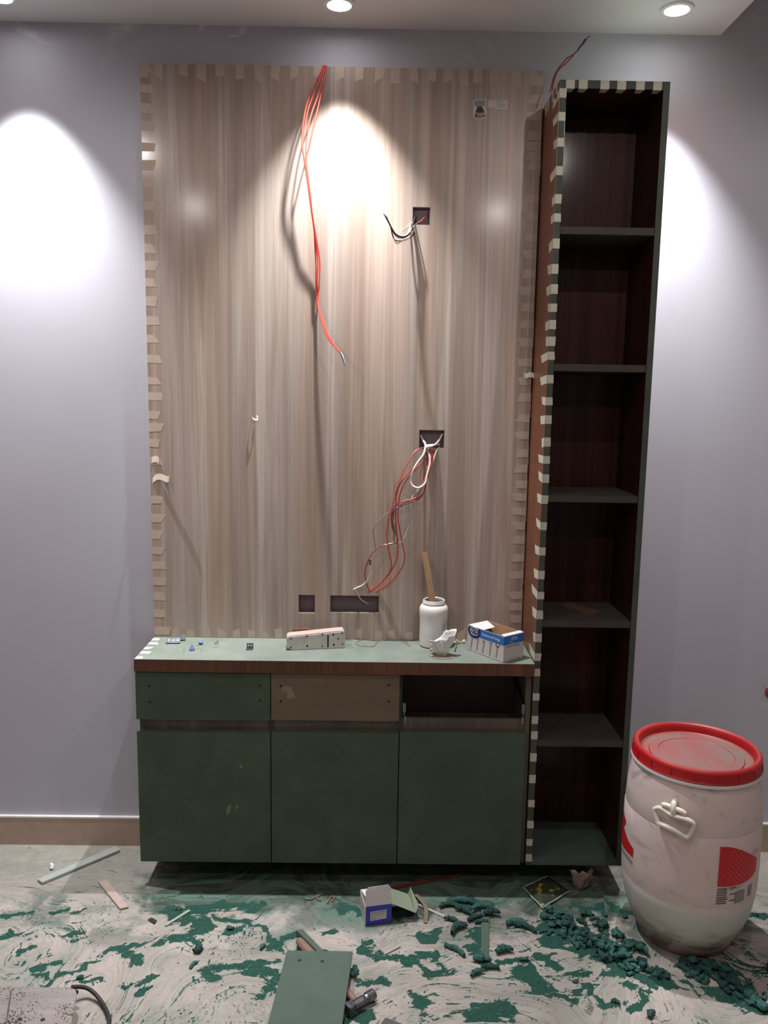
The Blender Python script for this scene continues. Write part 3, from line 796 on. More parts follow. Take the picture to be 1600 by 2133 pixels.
# electrical boxes in the cut-outs
for h, lab in zip(HW, ('small square wall box with black and white wires, upper right of the panel',
                       'square wall box with red and white wires, middle right of the panel',
                       'small empty square wall box low in the panel',
                       'wide rectangular wall box low in the panel')):
    x0, x1, z0, z1 = h
    t = thing('electrical_box', lab, 'wall box', ((x0 + x1) / 2, -.004, z0))
    e = .0006
    MB().box(x0 + e, x1 - e, -.0032, -.0008, z0 + e, z1 - e).build('box_back', M['boxgrey'], t)
    m = MB()
    m.box(x0 + e, x0 + e + .0018, -.016, -.0032, z0 + e, z1 - e).box(x1 - e - .0018, x1 - e, -.016, -.0032, z0 + e, z1 - e)
    m.box(x0 + e, x1 - e, -.016, -.0032, z0 + e, z0 + e + .0018).box(x0 + e, x1 - e, -.016, -.0032, z1 - e - .0018, z1 - e)
    m.build('box_rim', M['boxgrey'], t)

# ------------------------------------------------------------------ low cabinet
CB, CU = .0825, .7148
cab = thing('low_cabinet', 'wall-hung green fibreboard cabinet with three doors and a missing drawer front', 'cabinet', (.606, -.12, CB))
cm = plain('carcass_lining', (92, 78, 72), .6, .12, 12)
def cbox(name, x0, x1, y0, y1, z0, z1, mat, parent=None, bevel=0.0, label=None):
    return MB().box(x0, x1, y0, y1, z0, z1).build(name, mat, parent or cab, bevel=bevel, label=label)
cbox('side_panel', .004, .020, -.2235, -.001, CB, CU, [M['mdf_edge']])
cbox('side_panel', 1.207, 1.2235, -.2235, -.001, CB, CU, M['rail'])
cbox('divider', .404, .422, -.2235, -.007, CB + .016, CU, M['mdf_edge'])
cbox('divider', .804, .822, -.2235, -.007, CB + .016, CU, M['mdf_edge'])
cbox('bottom_panel', .020, 1.207, -.2235, -.001, CB, CB + .016, M['mdf_edge'])
cbox('back_panel', .020, 1.207, -.007, -.001, CB + .016, CU, cm)
for x0, x1 in ((.020, .404), (.422, .804), (.822, 1.207)):
    cbox('drawer_shelf', x0, x1, -.214, -.007, .488, .50, cm)
for i, (x0, x1, zt, lab) in enumerate(((-.002, .4125, .518, 'door with pale paint scuffs'), (.4155, .8125, .521, None), (.8155, 1.2085, .5245, None))):
    d = cbox('door', x0, x1, -.2403, -.2243, CB, zt, M['mdf'], bevel=.0006)
    if lab:
        d['label'] = lab
for x0, x1, zt in ((.004, .404, .558), (.422, .804, .560), (.8225, 1.206, .5655)):
    cbox('grip_rail', x0, x1, -.2225, -.2145, .500, zt, M['rail'])
for (x0, x1, z0, z1, mat, sc, lab) in ((-.002, .4125, .5575, .7105, M['mdf'], [(0.0407,-0.2403,0.6656),(0.0409,-0.2403,0.6145),(0.3806,-0.2403,0.6714),(0.3802,-0.2403,0.6234)], 'dark green drawer front'),
                                (.4155, .8125, .5605, .7125, M['mdf_brown'], [(0.4456,-0.2403,0.6707),(0.4455,-0.2403,0.6211),(0.7789,-0.2403,0.678),(0.7798,-0.2403,0.6253)], 'brown drawer front')):
    d = cbox('drawer_front', x0, x1, -.2403, -.2243, z0, z1, mat, bevel=.0006, label=lab)
    for q in sc:
        m = MB()
        r = .0042
        m.prism([(q[0] + r * math.cos(a), -.24035, q[2] + r * math.sin(a)) for a in [2 * PI * k / 10 for k in range(10)]], (0, -.0005, 0))
        m.prism([(q[0] + .0016 * math.cos(a), -.24085, q[2] + .0016 * math.sin(a)) for a in [2 * PI * k / 6 for k in range(6)]], (0, -.0004, 0))
        m.build('screw_head', M['rod'], d)
# telescopic slides in the open bay
for x, xs, lab in ((.8225, 1, 'left metal drawer slide'), (1.2065, -1, 'right metal drawer slide')):
    m = MB()
    m.obox((x, -.02, .606), (xs * .004, 0, 0), (0, -.20, -.030), (0, 0, .040))
    o = m.build('drawer_slide', M['blackmetal'], cab, label=lab)
    m = MB()
    m.obox((x + xs * .0045, -.10, .600), (xs * .003, 0, 0), (0, -.1325, -.024), (0, 0, .026))
    m.obox((x + xs * .002, -.226, .588), (xs * .009, 0, 0), (0, -.004, 0), (0, 0, .028))
    m.build('inner_runner', M['zinc'], o)
    m = MB()
    m.obox((x + xs * .008, -.17, .578), (xs * .003, 0, 0), (0, -.0655, -.020), (0, 0, .012))
    m.obox((x + xs * .006, -.236, .557), (xs * .006, 0, 0), (0, -.003, 0), (0, 0, .020))
    m.build('slide_catch', M['zinc'], o)

# ------------------------------------------------------------------ worktop
wt = thing('worktop', 'long worktop with a dusty pale green top and a brown wood front edge', 'worktop', (.61, -.12, CU))
MB().box(-.001, 1.2258, -.2500, -.001, CU + .0004, CT - .002).build('core', M['edgewood'], wt)
MB().box(-.0005, 1.2258, -.2500, -.001, CT - .002, CT).build('top_sheet', M['mdf_top'], wt)
MB().box(-.0015, 1.2258, -.2508, -.2500, CU + .0004, CT - .0006).build('front_edging', M['edgewood'], wt)
WTP = [(0.0141,-0.0488,0.7544),(0.0081,-0.0907,0.7544),(0.0111,-0.1408,0.7544),(0.0097,-0.1846,0.7544),(0.0124,-0.2359,0.7544)]
for q in WTP:
    add_tape((-.0004, q[1], CT), (1, rnd.uniform(-.1, .2), 0), (0, 1, 0), .020 + .014 * rnd.random(), .024, (0, 0, 1), wt, M['tape_b'])

# ------------------------------------------------------------------ tall open shelf unit
TX0, TX1, TZ0, TZ1, TY = 1.2269, 1.5355, .0825, 2.4415, -.2385
tall = thing('shelf_unit', 'tall narrow open shelf unit with dark wood inside and masking tape on its edges', 'shelf unit', (1.381, -.12, TZ0))
E_ = .019
def sidepanel(x0, x1, left):
    m = MB()
    m.mat(0).box(x0 + .0008, x1 - .0008, TY, -.001, TZ0, TZ1)
    m.mat(1).box(x0, x0 + .0008, TY + .0003, -.001, TZ0, TZ1)
    m.mat(2).box(x1 - .0008, x1, TY + .0003, -.001, TZ0, TZ1)
    return m.build('side_panel', [M['mdf_edge'], M['sidewood'] if left else M['innerwood'], M['innerwood'] if left else M['sidewood']], tall,
                   label='side with orange-brown wood laminate' if left else 'side with dark wood laminate')
sidepanel(TX0, TX0 + E_, True)
sidepanel(TX1 - E_, TX1, False)
xi0, xi1 = TX0 + E_, TX1 - E_
m = MB()
m.mat(0).box(xi0, xi1, TY, -.001, TZ1 - .021, TZ1)
m.mat(1).box(xi0, xi1, TY + .001, -.006, TZ1 - .0218, TZ1 - .021)
m.build('top_panel', [M['mdf_edge'], M['innerwood']], tall)
cb = MB().box(xi0, xi1, TY, -.001, TZ0, TZ0 + .020).build('bottom_panel', M['mdf_offcut'], tall)
MB().box(xi0, xi1, -.006, -.001, TZ0 + .020, TZ1 - .022).build('back_panel', M['innerwood'], tall)
for z in (2.0495, 1.663, 1.276, .889, .503):
    MB().box(xi0, xi1, TY + .002, -.006, z - .021, z).build('shelf', M['shelf'], tall, bevel=.0008)
TTP = [(1.2059,-0.2385,2.4067),(1.2087,-0.2385,2.3448),(1.2118,-0.2385,2.2761),(1.2153,-0.2385,2.2002),(1.2188,-0.2385,2.1237),(1.2211,-0.2385,2.0727),(1.2243,-0.2385,2.0015),(1.2275,-0.2385,1.931),(1.2301,-0.2385,1.8748),(1.2325,-0.2385,1.8221),(1.2347,-0.2385,1.7746),(1.2368,-0.2385,1.7268),(1.2387,-0.2385,1.6856),(1.2418,-0.2385,1.6179),(1.2447,-0.2385,1.5538),(1.2472,-0.2385,1.5005),(1.2502,-0.2385,1.4341),(1.2526,-0.2385,1.3814),(1.2551,-0.2385,1.3255),(1.258,-0.2385,1.262),(1.2617,-0.2385,1.182),(1.2652,-0.2385,1.1041),(1.2685,-0.2385,1.0315),(1.2714,-0.2385,0.9673),(1.2742,-0.2385,0.9071),(1.2775,-0.2385,0.8343),(1.2803,-0.2385,0.7731),(1.2825,-0.2385,0.7239),(1.2861,-0.2385,0.6449),(1.2896,-0.2385,0.5698),(1.2918,-0.2385,0.5194),(1.2952,-0.2385,0.4465),(1.2984,-0.2385,0.3745),(1.3022,-0.2385,0.2923),(1.3055,-0.2385,0.2207),(1.3082,-0.2385,0.16),(1.3106,-0.2385,0.1072)]
for i, q in enumerate(TTP):
    w = .0245 + rnd.uniform(-.002, .003)
    L = (.022 + .050 * rnd.random()) if q[2] > .755 else .004
    zc = q[2]
    m = MB()
    # front leg of the tape, then the leg folded back onto the wooden side
    m.prism([(TX0 - .0006, TY - 1e-4, zc - w / 2), (TX0 + E_ + rnd.uniform(-.0005, .0015), TY - 1e-4, zc - w / 2 + rnd.uniform(-.001, .001)),
             (TX0 + E_ + rnd.uniform(-.0005, .0015), TY - 1e-4, zc + w / 2), (TX0 - .0006, TY - 1e-4, zc + w / 2)], (0, -.0005, 0))
    d = rnd.uniform(-.004, .008)
    m.prism([(TX0 - 1e-4, TY - .0006, zc - w / 2), (TX0 - 1e-4, TY - .0006, zc + w / 2), (TX0 - 1e-4, TY + L * 1.5, zc + w / 2 - d), (TX0 - 1e-4, TY + L * 1.2, zc - w / 2 - d)], (-.0005, 0, 0))
    m.build('tape_strip', M['tape_b'], tall)
for q in [(1.2561,-0.2385,2.424),(1.2922,-0.2385,2.4247),(1.3526,-0.2385,2.4258),(1.3995,-0.2385,2.4266),(1.4519,-0.2385,2.4276),(1.5002,-0.2385,2.4285)]:
    m = MB()
    w = .0245
    m.prism([(q[0] - w / 2, TY - 1e-4, TZ1), (q[0] + w / 2, TY - 1e-4, TZ1), (q[0] + w / 2, TY - 1e-4, TZ1 - .0225), (q[0] - w / 2, TY - 1e-4, TZ1 - .0225)], (0, -.0005, 0))
    m.prism([(q[0] - w / 2, TY - .0006, TZ1 - .0225), (q[0] + w / 2, TY - .0006, TZ1 - .0225), (q[0] + w / 2 - .004, TY + .03, TZ1 - .0225), (q[0] - w / 2 + .003, TY + .026, TZ1 - .0225)], (0, 0, -.0005))
    m.build('tape_strip', M['tape_b'], tall)
# top edge tape on the wooden side
for y in (-.20, -.15, -.09, -.055):
    m = MB()
    m.prism([(TX0 - 1e-4, y - .012, TZ1), (TX0 - 1e-4, y + .012, TZ1), (TX0 - 1e-4, y + .010, TZ1 - .034), (TX0 - 1e-4, y - .004, TZ1 - .042)], (-.0005, 0, 0))
    m.build('tape_strip', M['tape'], tall)
# putty line in the gap between panel and unit
m = MB()
for z0, z1 in ((.79, .93), (.95, 1.12), (1.16, 1.30), (1.34, 1.41), (1.50, 1.58), (1.72, 1.80), (2.24, 2.30)):
    m.box(PW + .0003, PW + .0022, PF + .001, PF + .006, z0, z1)
m.build('putty_line', M['tape_b'], panel)
# wood offcut on a shelf
q = [(1.3339,-0.0711,0.892),(1.4146,-0.1831,0.892),(1.4529,-0.1418,0.892),(1.3725,-0.0261,0.892)]
m = MB()
m.prism([(x, y, .8895) for x, y, z in q], (0, 0, .006))
tag(m.build('wood_offcut', plain('dark_offcut_wood', (98, 72, 58), .7, .12), origin=(q[0][0], q[0][1], .8895)), 'thin dark wood offcut lying on the fourth shelf of the tall unit', 'wood offcut')

# ------------------------------------------------------------------ wires
def wires(name, label, loc, strands):
    t = thing(name, label, 'wires', loc)
    for mat, r, pts in strands:
        MB().tube(pts, r, 7, 6).build('wire', M[mat], t, smooth=True)
    return t
ra = [(0.5539,-0.0198,2.5468),(0.546,-0.0288,2.5244),(0.5285,-0.045,2.4844),(0.5083,-0.0594,2.425),(0.4976,-0.0675,2.368),(0.4937,-0.072,2.3054),(0.4996,-0.072,2.2644),(0.5094,-0.0675,2.2037),(0.5179,-0.063,2.1423),(0.5276,-0.054,2.074),(0.5345,-0.045,2.0047),(0.5345,-0.0405,1.919),(0.5374,-0.036,1.8586),(0.5509,-0.055,1.7942),(0.5764,-0.075,1.7333),(0.619,-0.09,1.6865)]
rb = [(0.5568,-0.0198,2.5468),(0.5519,-0.0306,2.5238),(0.5359,-0.0468,2.4772),(0.5126,-0.0594,2.4116),(0.5004,-0.0666,2.348),(0.4965,-0.0702,2.2991),(0.5051,-0.0693,2.2446),(0.5165,-0.0648,2.1697),(0.5235,-0.0594,2.1151),(0.5333,-0.0504,2.0465),(0.5404,-0.0432,1.9764),(0.539,-0.0396,1.9047),(0.5419,-0.036,1.8469),(0.5617,-0.058,1.778),(0.5914,-0.077,1.7188),(0.6205,-0.09,1.685)]
rc = [(0.5597,-0.0198,2.5455),(0.5548,-0.0306,2.5171),(0.5417,-0.0468,2.457),(0.5197,-0.0576,2.3919),(0.5088,-0.063,2.3287),(0.5047,-0.0648,2.2802),(0.5106,-0.0648,2.2251),(0.5207,-0.0612,2.1427),(0.5247,-0.0558,2.1018),(0.5375,-0.0468,2.033),(0.5462,-0.0405,1.9697),(0.5447,-0.0369,1.9052),(0.5418,-0.0342,1.8544),(0.557,-0.056,1.7869),(0.5822,-0.073,1.7349),(0.6205,-0.09,1.6836)]
rd = [(0.5626,-0.0198,2.5456),(0.5605,-0.0288,2.5178),(0.55,-0.0414,2.4657),(0.5364,-0.0495,2.4016),(0.5253,-0.054,2.3522),(0.5143,-0.0594,2.3093),(0.5062,-0.0648,2.2596),(0.512,-0.0639,2.1907),(0.5191,-0.0594,2.1361),(0.5288,-0.0504,2.0677),(0.5329,-0.0423,1.9907),(0.5373,-0.0378,1.9122),(0.5401,-0.0324,1.859),(0.5474,-0.048,1.8166),(0.5699,-0.068,1.7497),(0.6205,-0.09,1.685)]
t = wires('wire_bundle', 'bundle of red wires hanging from the top edge of the wooden panel', ra[0],
          [('red_wire', .0021, ra), ('red_wire', .0021, rb), ('red_wire', .0021, rc), ('red_wire', .0021, rd)])
MB().tube([(0.6159,-0.088,1.6909),(0.622,-0.09,1.6792),(0.6267,-0.092,1.6661),(0.6298,-0.094,1.6544)], [.0042, .0032], 8, 4).build('taped_end', M['zinc'], t, smooth=True, label='grey taped wire end')
bw = []
base = [(0.8427,0.0,2.1101),(0.8287,-0.0258,2.0847),(0.8165,-0.0473,2.059),(0.8001,-0.0602,2.0464),(0.7822,-0.0688,2.0502),(0.7686,-0.0757,2.0656),(0.758,-0.0808,2.084),(0.7444,-0.1,2.1022)]
rw = random.Random(3)
tail = [(810, 462), (801, 446)]
for k, (mat, pts) in enumerate((
    ('white_wire', [(0.8396,-0.0017,2.1154),(0.8272,-0.0224,2.091),(0.8211,-0.0387,2.0678),(0.8121,-0.0516,2.051),(0.7941,-0.0619,2.0474),(0.7776,-0.0705,2.0554),(0.764,-0.0774,2.075),(0.7534,-0.0826,2.0934),(0.7444,-0.1,2.1036)]),
    ('black_wire', [(0.8427,-0.0017,2.1069),(0.8333,-0.0224,2.0825),(0.8241,-0.043,2.0585),(0.8077,-0.055,2.0446),(0.7912,-0.0636,2.0442),(0.7747,-0.0722,2.0523),(0.7641,-0.0774,2.0708),(0.752,-0.0826,2.0905),(0.7415,-0.1,2.1049)]),
    ('black_wire', [(0.8456,-0.0017,2.1155),(0.8345,-0.0258,2.0933),(0.8268,-0.0464,2.0636),(0.815,-0.0516,2.0511),(0.7972,-0.0602,2.0449),(0.7792,-0.0688,2.0501),(0.7656,-0.0791,2.0677),(0.755,-0.0834,2.0876),(0.743,-0.1,2.1021)]),
    ('white_wire', [(0.8489,-0.0017,2.1012),(0.8396,-0.0172,2.0779),(0.823,-0.0387,2.0464),(0.8004,-0.0568,2.0328),(0.7842,-0.0636,2.0243),(0.7766,-0.0688,2.0331),(0.7688,-0.074,2.0518),(0.7641,-0.0774,2.0708),(0.7535,-0.0826,2.0906),(0.7459,-0.1,2.1008)]),
    ('black_wire', [(0.8443,-0.0017,2.1026),(0.8398,-0.0155,2.0725),(0.8337,-0.0258,2.0561),(0.8155,-0.043,2.0412),(0.7931,-0.0559,2.0329),(0.7781,-0.0654,2.0338),(0.7704,-0.074,2.0462),(0.7626,-0.0774,2.0736),(0.752,-0.0843,2.093)]),
    ('grey_wire', [(0.8369,-0.0017,2.101),(0.8184,-0.0258,2.0802),(0.8002,-0.043,2.0666),(0.7943,-0.0516,2.0564),(0.7852,-0.0636,2.0498),(0.7731,-0.0722,2.0607),(0.764,-0.0774,2.0736),(0.755,-0.0834,2.089)]),
    ('white_wire', [(0.8459,-0.0017,2.0983),(0.8365,-0.0172,2.0865),(0.8271,-0.0344,2.0716),(0.8182,-0.0447,2.0538),(0.8003,-0.0568,2.0414),(0.7823,-0.0671,2.0434),(0.7702,-0.074,2.0589),(0.761,-0.0791,2.0788),(0.749,-0.086,2.0982)]))):
    bw.append((mat, .0019, pts))
t = wires('wire_bundle', 'black and white wires sticking out of the upper square wall box', [(0.8427,0.0,2.1101)][0], bw)
MB().tube([(0.8515,-0.012,2.0963),(0.8632,-0.012,2.1052),(0.872,-0.01,2.1186),(0.8779,-0.008,2.1277)], .0022, 7, 4).build('wire', M['red_dark'], t, smooth=True, label='short reddish wire stub')
t = wires('wire_bundle', 'tangle of red and white wires strung between the two lower wall boxes', [(0.8941,-0.02,1.4015)][0], [
    ('white_wire', .0036, [(0.8725,-0.004,1.4358),(0.8804,-0.012,1.4213),(0.888,-0.024,1.4078),(0.8863,-0.032,1.3924),(0.8799,-0.04,1.3738),(0.8657,-0.046,1.355),(0.8502,-0.05,1.3297),(0.8417,-0.05,1.3072),(0.8414,-0.05,1.2912),(0.848,-0.052,1.2772),(0.8623,-0.055,1.2707),(0.8765,-0.055,1.2747),(0.8893,-0.05,1.2872),(0.8929,-0.046,1.3044),(0.8984,-0.042,1.3264),(0.9033,-0.036,1.3515),(0.9012,-0.03,1.3733),(0.8934,-0.022,1.3886)]),
    ('white_wire', .0034, [(0.9436,-0.004,1.442),(0.9348,-0.012,1.4263),(0.9233,-0.02,1.4113),(0.9071,-0.026,1.4035),(0.8942,-0.03,1.4013),(0.8879,-0.03,1.3986)]),
    ('white_wire', .0028, [(0.9338,-0.01,1.4083),(0.9154,-0.02,1.4073),(0.8976,-0.024,1.4064),(0.8894,-0.028,1.4049)]),
    ('pale_wire', .0027, [(0.9337,-0.014,1.3999),(0.9253,-0.022,1.3891),(0.9173,-0.03,1.3672),(0.9098,-0.034,1.3386),(0.8956,-0.04,1.3134),(0.8864,-0.044,1.2881),(0.8645,-0.048,1.2593),(0.8488,-0.05,1.2401),(0.8468,-0.05,1.2143),(0.8437,-0.05,1.1787),(0.8395,-0.05,1.1495),(0.8305,-0.05,1.1184),(0.8197,-0.05,1.0954)]),
    ('white_wire', .0030, [(0.8197,-0.05,1.0954),(0.8037,-0.05,1.0877),(0.7845,-0.05,1.0861),(0.7653,-0.05,1.0816),(0.7461,-0.05,1.0748),(0.7301,-0.05,1.0631),(0.7207,-0.05,1.0466),(0.7151,-0.05,1.0301),(0.7147,-0.05,1.0136),(0.7162,-0.048,0.9934),(0.7088,-0.045,0.9661),(0.6927,-0.04,0.9455),(0.6732,-0.036,0.9352),(0.6622,-0.034,0.9286)]),
    ('pale_wire', .0026, [(0.6622,-0.034,0.9286),(0.6739,-0.024,0.9112),(0.687,-0.012,0.8894),(0.7062,-0.003,0.8744),(0.7262,0.006,0.8611),(0.7443,0.012,0.8505)]),
    ('red_wire', .0019, [(0.8837,-0.02,1.3973),(0.8672,-0.03,1.3945),(0.8511,-0.04,1.3813),(0.8338,-0.05,1.3533),(0.8169,-0.055,1.3201),(0.8046,-0.06,1.2886),(0.7942,-0.06,1.2533),(0.7837,-0.06,1.2147),(0.7748,-0.06,1.176),(0.7685,-0.058,1.1335),(0.7694,-0.056,1.0975),(0.7759,-0.052,1.0609),(0.7839,-0.05,1.0244),(0.7834,-0.046,1.0021),(0.7703,-0.04,0.9758),(0.7416,-0.03,0.9431),(0.7108,-0.02,0.9174),(0.6843,0.0,0.9005)]),
    ('red_wire', .0019, [(0.903,-0.02,1.3934),(0.885,-0.034,1.3734),(0.8658,-0.045,1.3517),(0.8407,-0.052,1.3249),(0.8142,-0.056,1.2931),(0.7989,-0.058,1.2596),(0.7954,-0.058,1.2243),(0.7956,-0.056,1.1757),(0.7991,-0.055,1.127),(0.8037,-0.054,1.0845),(0.8032,-0.05,1.0477),(0.7954,-0.046,1.0172),(0.7735,-0.04,0.9791),(0.7448,-0.03,0.9458),(0.7156,-0.02,0.9215),(0.6876,0.0,0.9006)]),
    ('red_wire', .0019, [(0.9136,-0.02,1.3904),(0.895,-0.03,1.3669),(0.8664,-0.04,1.3385),(0.841,-0.05,1.3104),(0.8239,-0.054,1.2882),(0.8086,-0.056,1.2499),(0.8036,-0.056,1.2113),(0.8038,-0.054,1.1658),(0.811,-0.052,1.1266),(0.8207,-0.05,1.0775),(0.8271,-0.048,1.0476),(0.8221,-0.044,1.0122),(0.8012,-0.038,0.9774),(0.7693,-0.028,0.9436),(0.7321,-0.018,0.9158),(0.7042,0.0,0.8998)]),
    ('red_dark', .0018, [(0.919,-0.018,1.3967),(0.9083,-0.03,1.3703),(0.9015,-0.04,1.3327),(0.8933,-0.046,1.2884),(0.8821,-0.05,1.2502),(0.8585,-0.054,1.2285),(0.8266,-0.056,1.2235),(0.803,-0.057,1.2066),(0.7864,-0.058,1.192),(0.7816,-0.058,1.1693),(0.7899,-0.056,1.1368),(0.8,-0.055,1.1124),(0.8022,-0.054,1.0943),(0.778,-0.054,1.0848),(0.7476,-0.053,1.0777),(0.7222,-0.052,1.0552),(0.7056,-0.05,1.0201),(0.6982,-0.046,0.9861),(0.703,-0.038,0.9544),(0.713,-0.024,0.9245),(0.725,-0.002,0.9002)]),
    ('red_wire', .0017, [(0.9079,-0.018,1.3949),(0.9012,-0.03,1.3733),(0.8922,-0.042,1.3199),(0.8769,-0.05,1.2694),(0.8646,-0.053,1.2423),(0.844,-0.055,1.2336),(0.8138,-0.057,1.226),(0.7918,-0.058,1.2107),(0.7832,-0.059,1.1921),(0.7822,-0.058,1.1726),(0.7964,-0.056,1.1336),(0.8028,-0.055,1.0977)]),
    ('red_dark', .0017, [(0.916,-0.02,1.3856),(0.9109,-0.036,1.3516),(0.8956,-0.045,1.3011),(0.8867,-0.05,1.2599),(0.8711,-0.052,1.2406),(0.8521,-0.054,1.2278)]),
    ('grey_wire', .0017, [(0.8916,-0.02,1.3996),(0.8836,-0.03,1.3763),(0.8808,-0.036,1.3448),(0.8732,-0.042,1.3133),(0.869,-0.046,1.2784),(0.8663,-0.05,1.2467),(0.849,-0.054,1.2261),(0.8141,-0.056,1.2114),(0.7793,-0.056,1.1942),(0.7526,-0.055,1.1723),(0.7305,-0.054,1.1485),(0.7241,-0.053,1.1288),(0.728,-0.052,1.0994),(0.7333,-0.051,1.0692)]),
    ('green_wire', .0016, [(0.8062,-0.058,1.2067),(0.792,-0.058,1.1969),(0.7828,-0.058,1.1758),(0.7833,-0.056,1.1464),(0.7915,-0.055,1.1204),(0.7913,-0.053,1.0972)]),
    ('black_wire', .0024, [(0.8908,-0.03,1.3828),(0.8942,-0.034,1.364),(0.8939,-0.036,1.3418)]),
    ('blue_wire', .0022, [(0.8061,-0.0605,1.2071),(0.7951,-0.0605,1.2021),(0.7889,-0.0605,1.1892),(0.7868,-0.06,1.1649)]),
    ('green_wire', .0036, [(0.7157,-0.0505,1.0335),(0.7149,-0.0505,1.0236),(0.7147,-0.0505,1.0154)]),
])
t = wires('wire_pair', 'pair of red wires rising from the top of the tall shelf unit towards the ceiling', [(1.2265,-0.12,2.4434)][0], [
    ('red_dark', .0020, [(1.2251,-0.115,2.4504),(1.2272,-0.112,2.4647),(1.2367,-0.1,2.4982),(1.2484,-0.1,2.5209),(1.2604,-0.1,2.5356),(1.2738,-0.1,2.5504),(1.2889,-0.1,2.5598),(1.3011,-0.1,2.5693)]),
    ('red_dark', .0020, [(1.2293,-0.125,2.4523),(1.232,-0.115,2.469),(1.2421,-0.1,2.5036),(1.2513,-0.1,2.5196),(1.269,-0.1,2.5345),(1.2811,-0.1,2.5465),(1.2931,-0.1,2.5612),(1.3025,-0.1,2.5706)]),
    ('black_wire', .0013, [(1.3011,-0.1,2.5693),(1.309,-0.1,2.5812),(1.3222,-0.1,2.5985),(1.3356,-0.1,2.6118)])])
MB().tube([(1.3025,-0.1,2.5706),(1.3103,-0.1,2.5826),(1.317,-0.1,2.5905),(1.3248,-0.1,2.6025)], [.0022, .0034], 7, 4).build('taped_end', M['black_wire'], t, smooth=True)
tag(MB().tube([(2.0933,-0.006,0.6062),(2.0711,-0.012,0.603),(2.0664,-0.014,0.5884),(2.0732,-0.01,0.5699),(2.0974,-0.006,0.5584)], .0042, 8, 5).build('wire_stub', M['red_dark'], origin=(2.0819,-0.006,0.5855), smooth=True),
    'tiny dark red stub on the wall at the right picture edge', 'wire')

# ------------------------------------------------------------------ on the worktop
# thin dark wire loops lying at the back
lp = [(0.7519,-0.0067,0.756),(0.7165,-0.0136,0.756),(0.6879,-0.0309,0.756),(0.6712,-0.0631,0.756),(0.6828,-0.0884,0.756),(0.7095,-0.0975,0.756),(0.7297,-0.0966,0.756),(0.7359,-0.0708,0.756),(0.7486,-0.0389,0.756),(0.7886,-0.0266,0.756),(0.825,-0.041,0.756),(0.8398,-0.0717,0.756),(0.8471,-0.0868,0.756),(0.8438,-0.0507,0.756),(0.8311,-0.0513,0.756),(0.8446,-0.0296,0.756),(0.8707,-0.0178,0.756)]
lp2 = [(0.7135,-0.0367,0.7565),(0.7358,-0.0304,0.7565),(0.7647,-0.0185,0.7565),(0.813,-0.0111,0.7565),(0.8644,-0.0143,0.7565)]
lp = [(x, min(y, -.023), z) for x, y, z in lp]
lp2 = [(x, min(y, -.023), z) for x, y, z in lp2]
t = thing('thin_wire', 'thin dark wire lying in loops at the back of the worktop beside the jar', 'wire', lp[0])
MB().tube(lp, .0011, 6, 5).build('wire', M['grey_wire'], t, smooth=True)
MB().tube(lp2, .0010, 6, 5).build('wire', M['grey_wire'], t, smooth=True)

# carpenter's plane lying on its side
pa, pb = Vector((.4564, -.1474, CT + .001)), Vector((.6385, -.1154, CT + .001))
pu = (pb - pa).normalized()
pn = Vector((pu.y, -pu.x, 0))              # towards the viewer
Lp = (pb - pa).length
def P2(u, z, d=0.0):
    return pa + pu * (u * Lp) + Vector((0, 0, z)) + pn * d
hp = thing('hand_plane', 'wooden hand plane with a metal sole lying on its side on the worktop', 'hand plane', tuple(pa))
outl = [(0, 0), (1, 0), (1, .0455), (.985, .0565), (.7, .0535), (.4, .0495), (.15, .0465), (.02, .0445), (0, .041)]
MB().prism([P2(u, z, -.0025) for u, z in outl], -pn * .046).build('wooden_body', M['pinkwood'], hp, bevel=.0025)
so = [(0, .0), (1, .0), (1, .047), (0.985, .0535), (.5, .0475), (.02, .0425), (0, .040)]
sole = MB().prism([P2(u, z, 0) for u, z in so], -pn * .0025).build('metal_sole', M['slate'], hp, bevel=.0006, label='worn metal sole plate')
sole.data.materials[0] = plain('sole_metal', (202, 197, 191), 0.42, 0.1, 25, metal=0.35)
for x, y in ((140,275),(138,370),(318,248),(320,355),(488,228),(490,357),(610,230),(617,340),(668,275),(710,212),(715,333)):
    u = (x - 102) / (745 - 102)
    yb = 400 - u * 27
    z = (yb - y) / (178 - u * 0) * .0545
    c = P2(u, max(.004, z), .0)
    mm = MB()
    zu = Vector((0, 0, 1))
    mm.prism([c + pu * (.0034 * math.cos(a)) + zu * (.0034 * math.sin(a)) for a in [2 * PI * k / 10 for k in range(10)]], pn * .0007)
    mm.build('screw', M['steel'] if (x + y) % 3 else M['rod'], sole)
MB().prism([P2(u, z, .0001) for u, z in ((.685, .004), (.712, .004), (.712, .044), (.695, .045), (.685, .044))], pn * .0006).build('mouth_slot', M['rod'], sole)
MB().obox(P2(.10, .028, -.0485), pu * .05, Vector((0, 0, .024)) + pu * .005, -pn * .020).build('wedge', M['edgewood'], hp)
MB().obox(P2(-.02, 0, .0), pu * .012, Vector((0, 0, .005)), -pn * .012).build('sole_lip', M['steel'], hp)

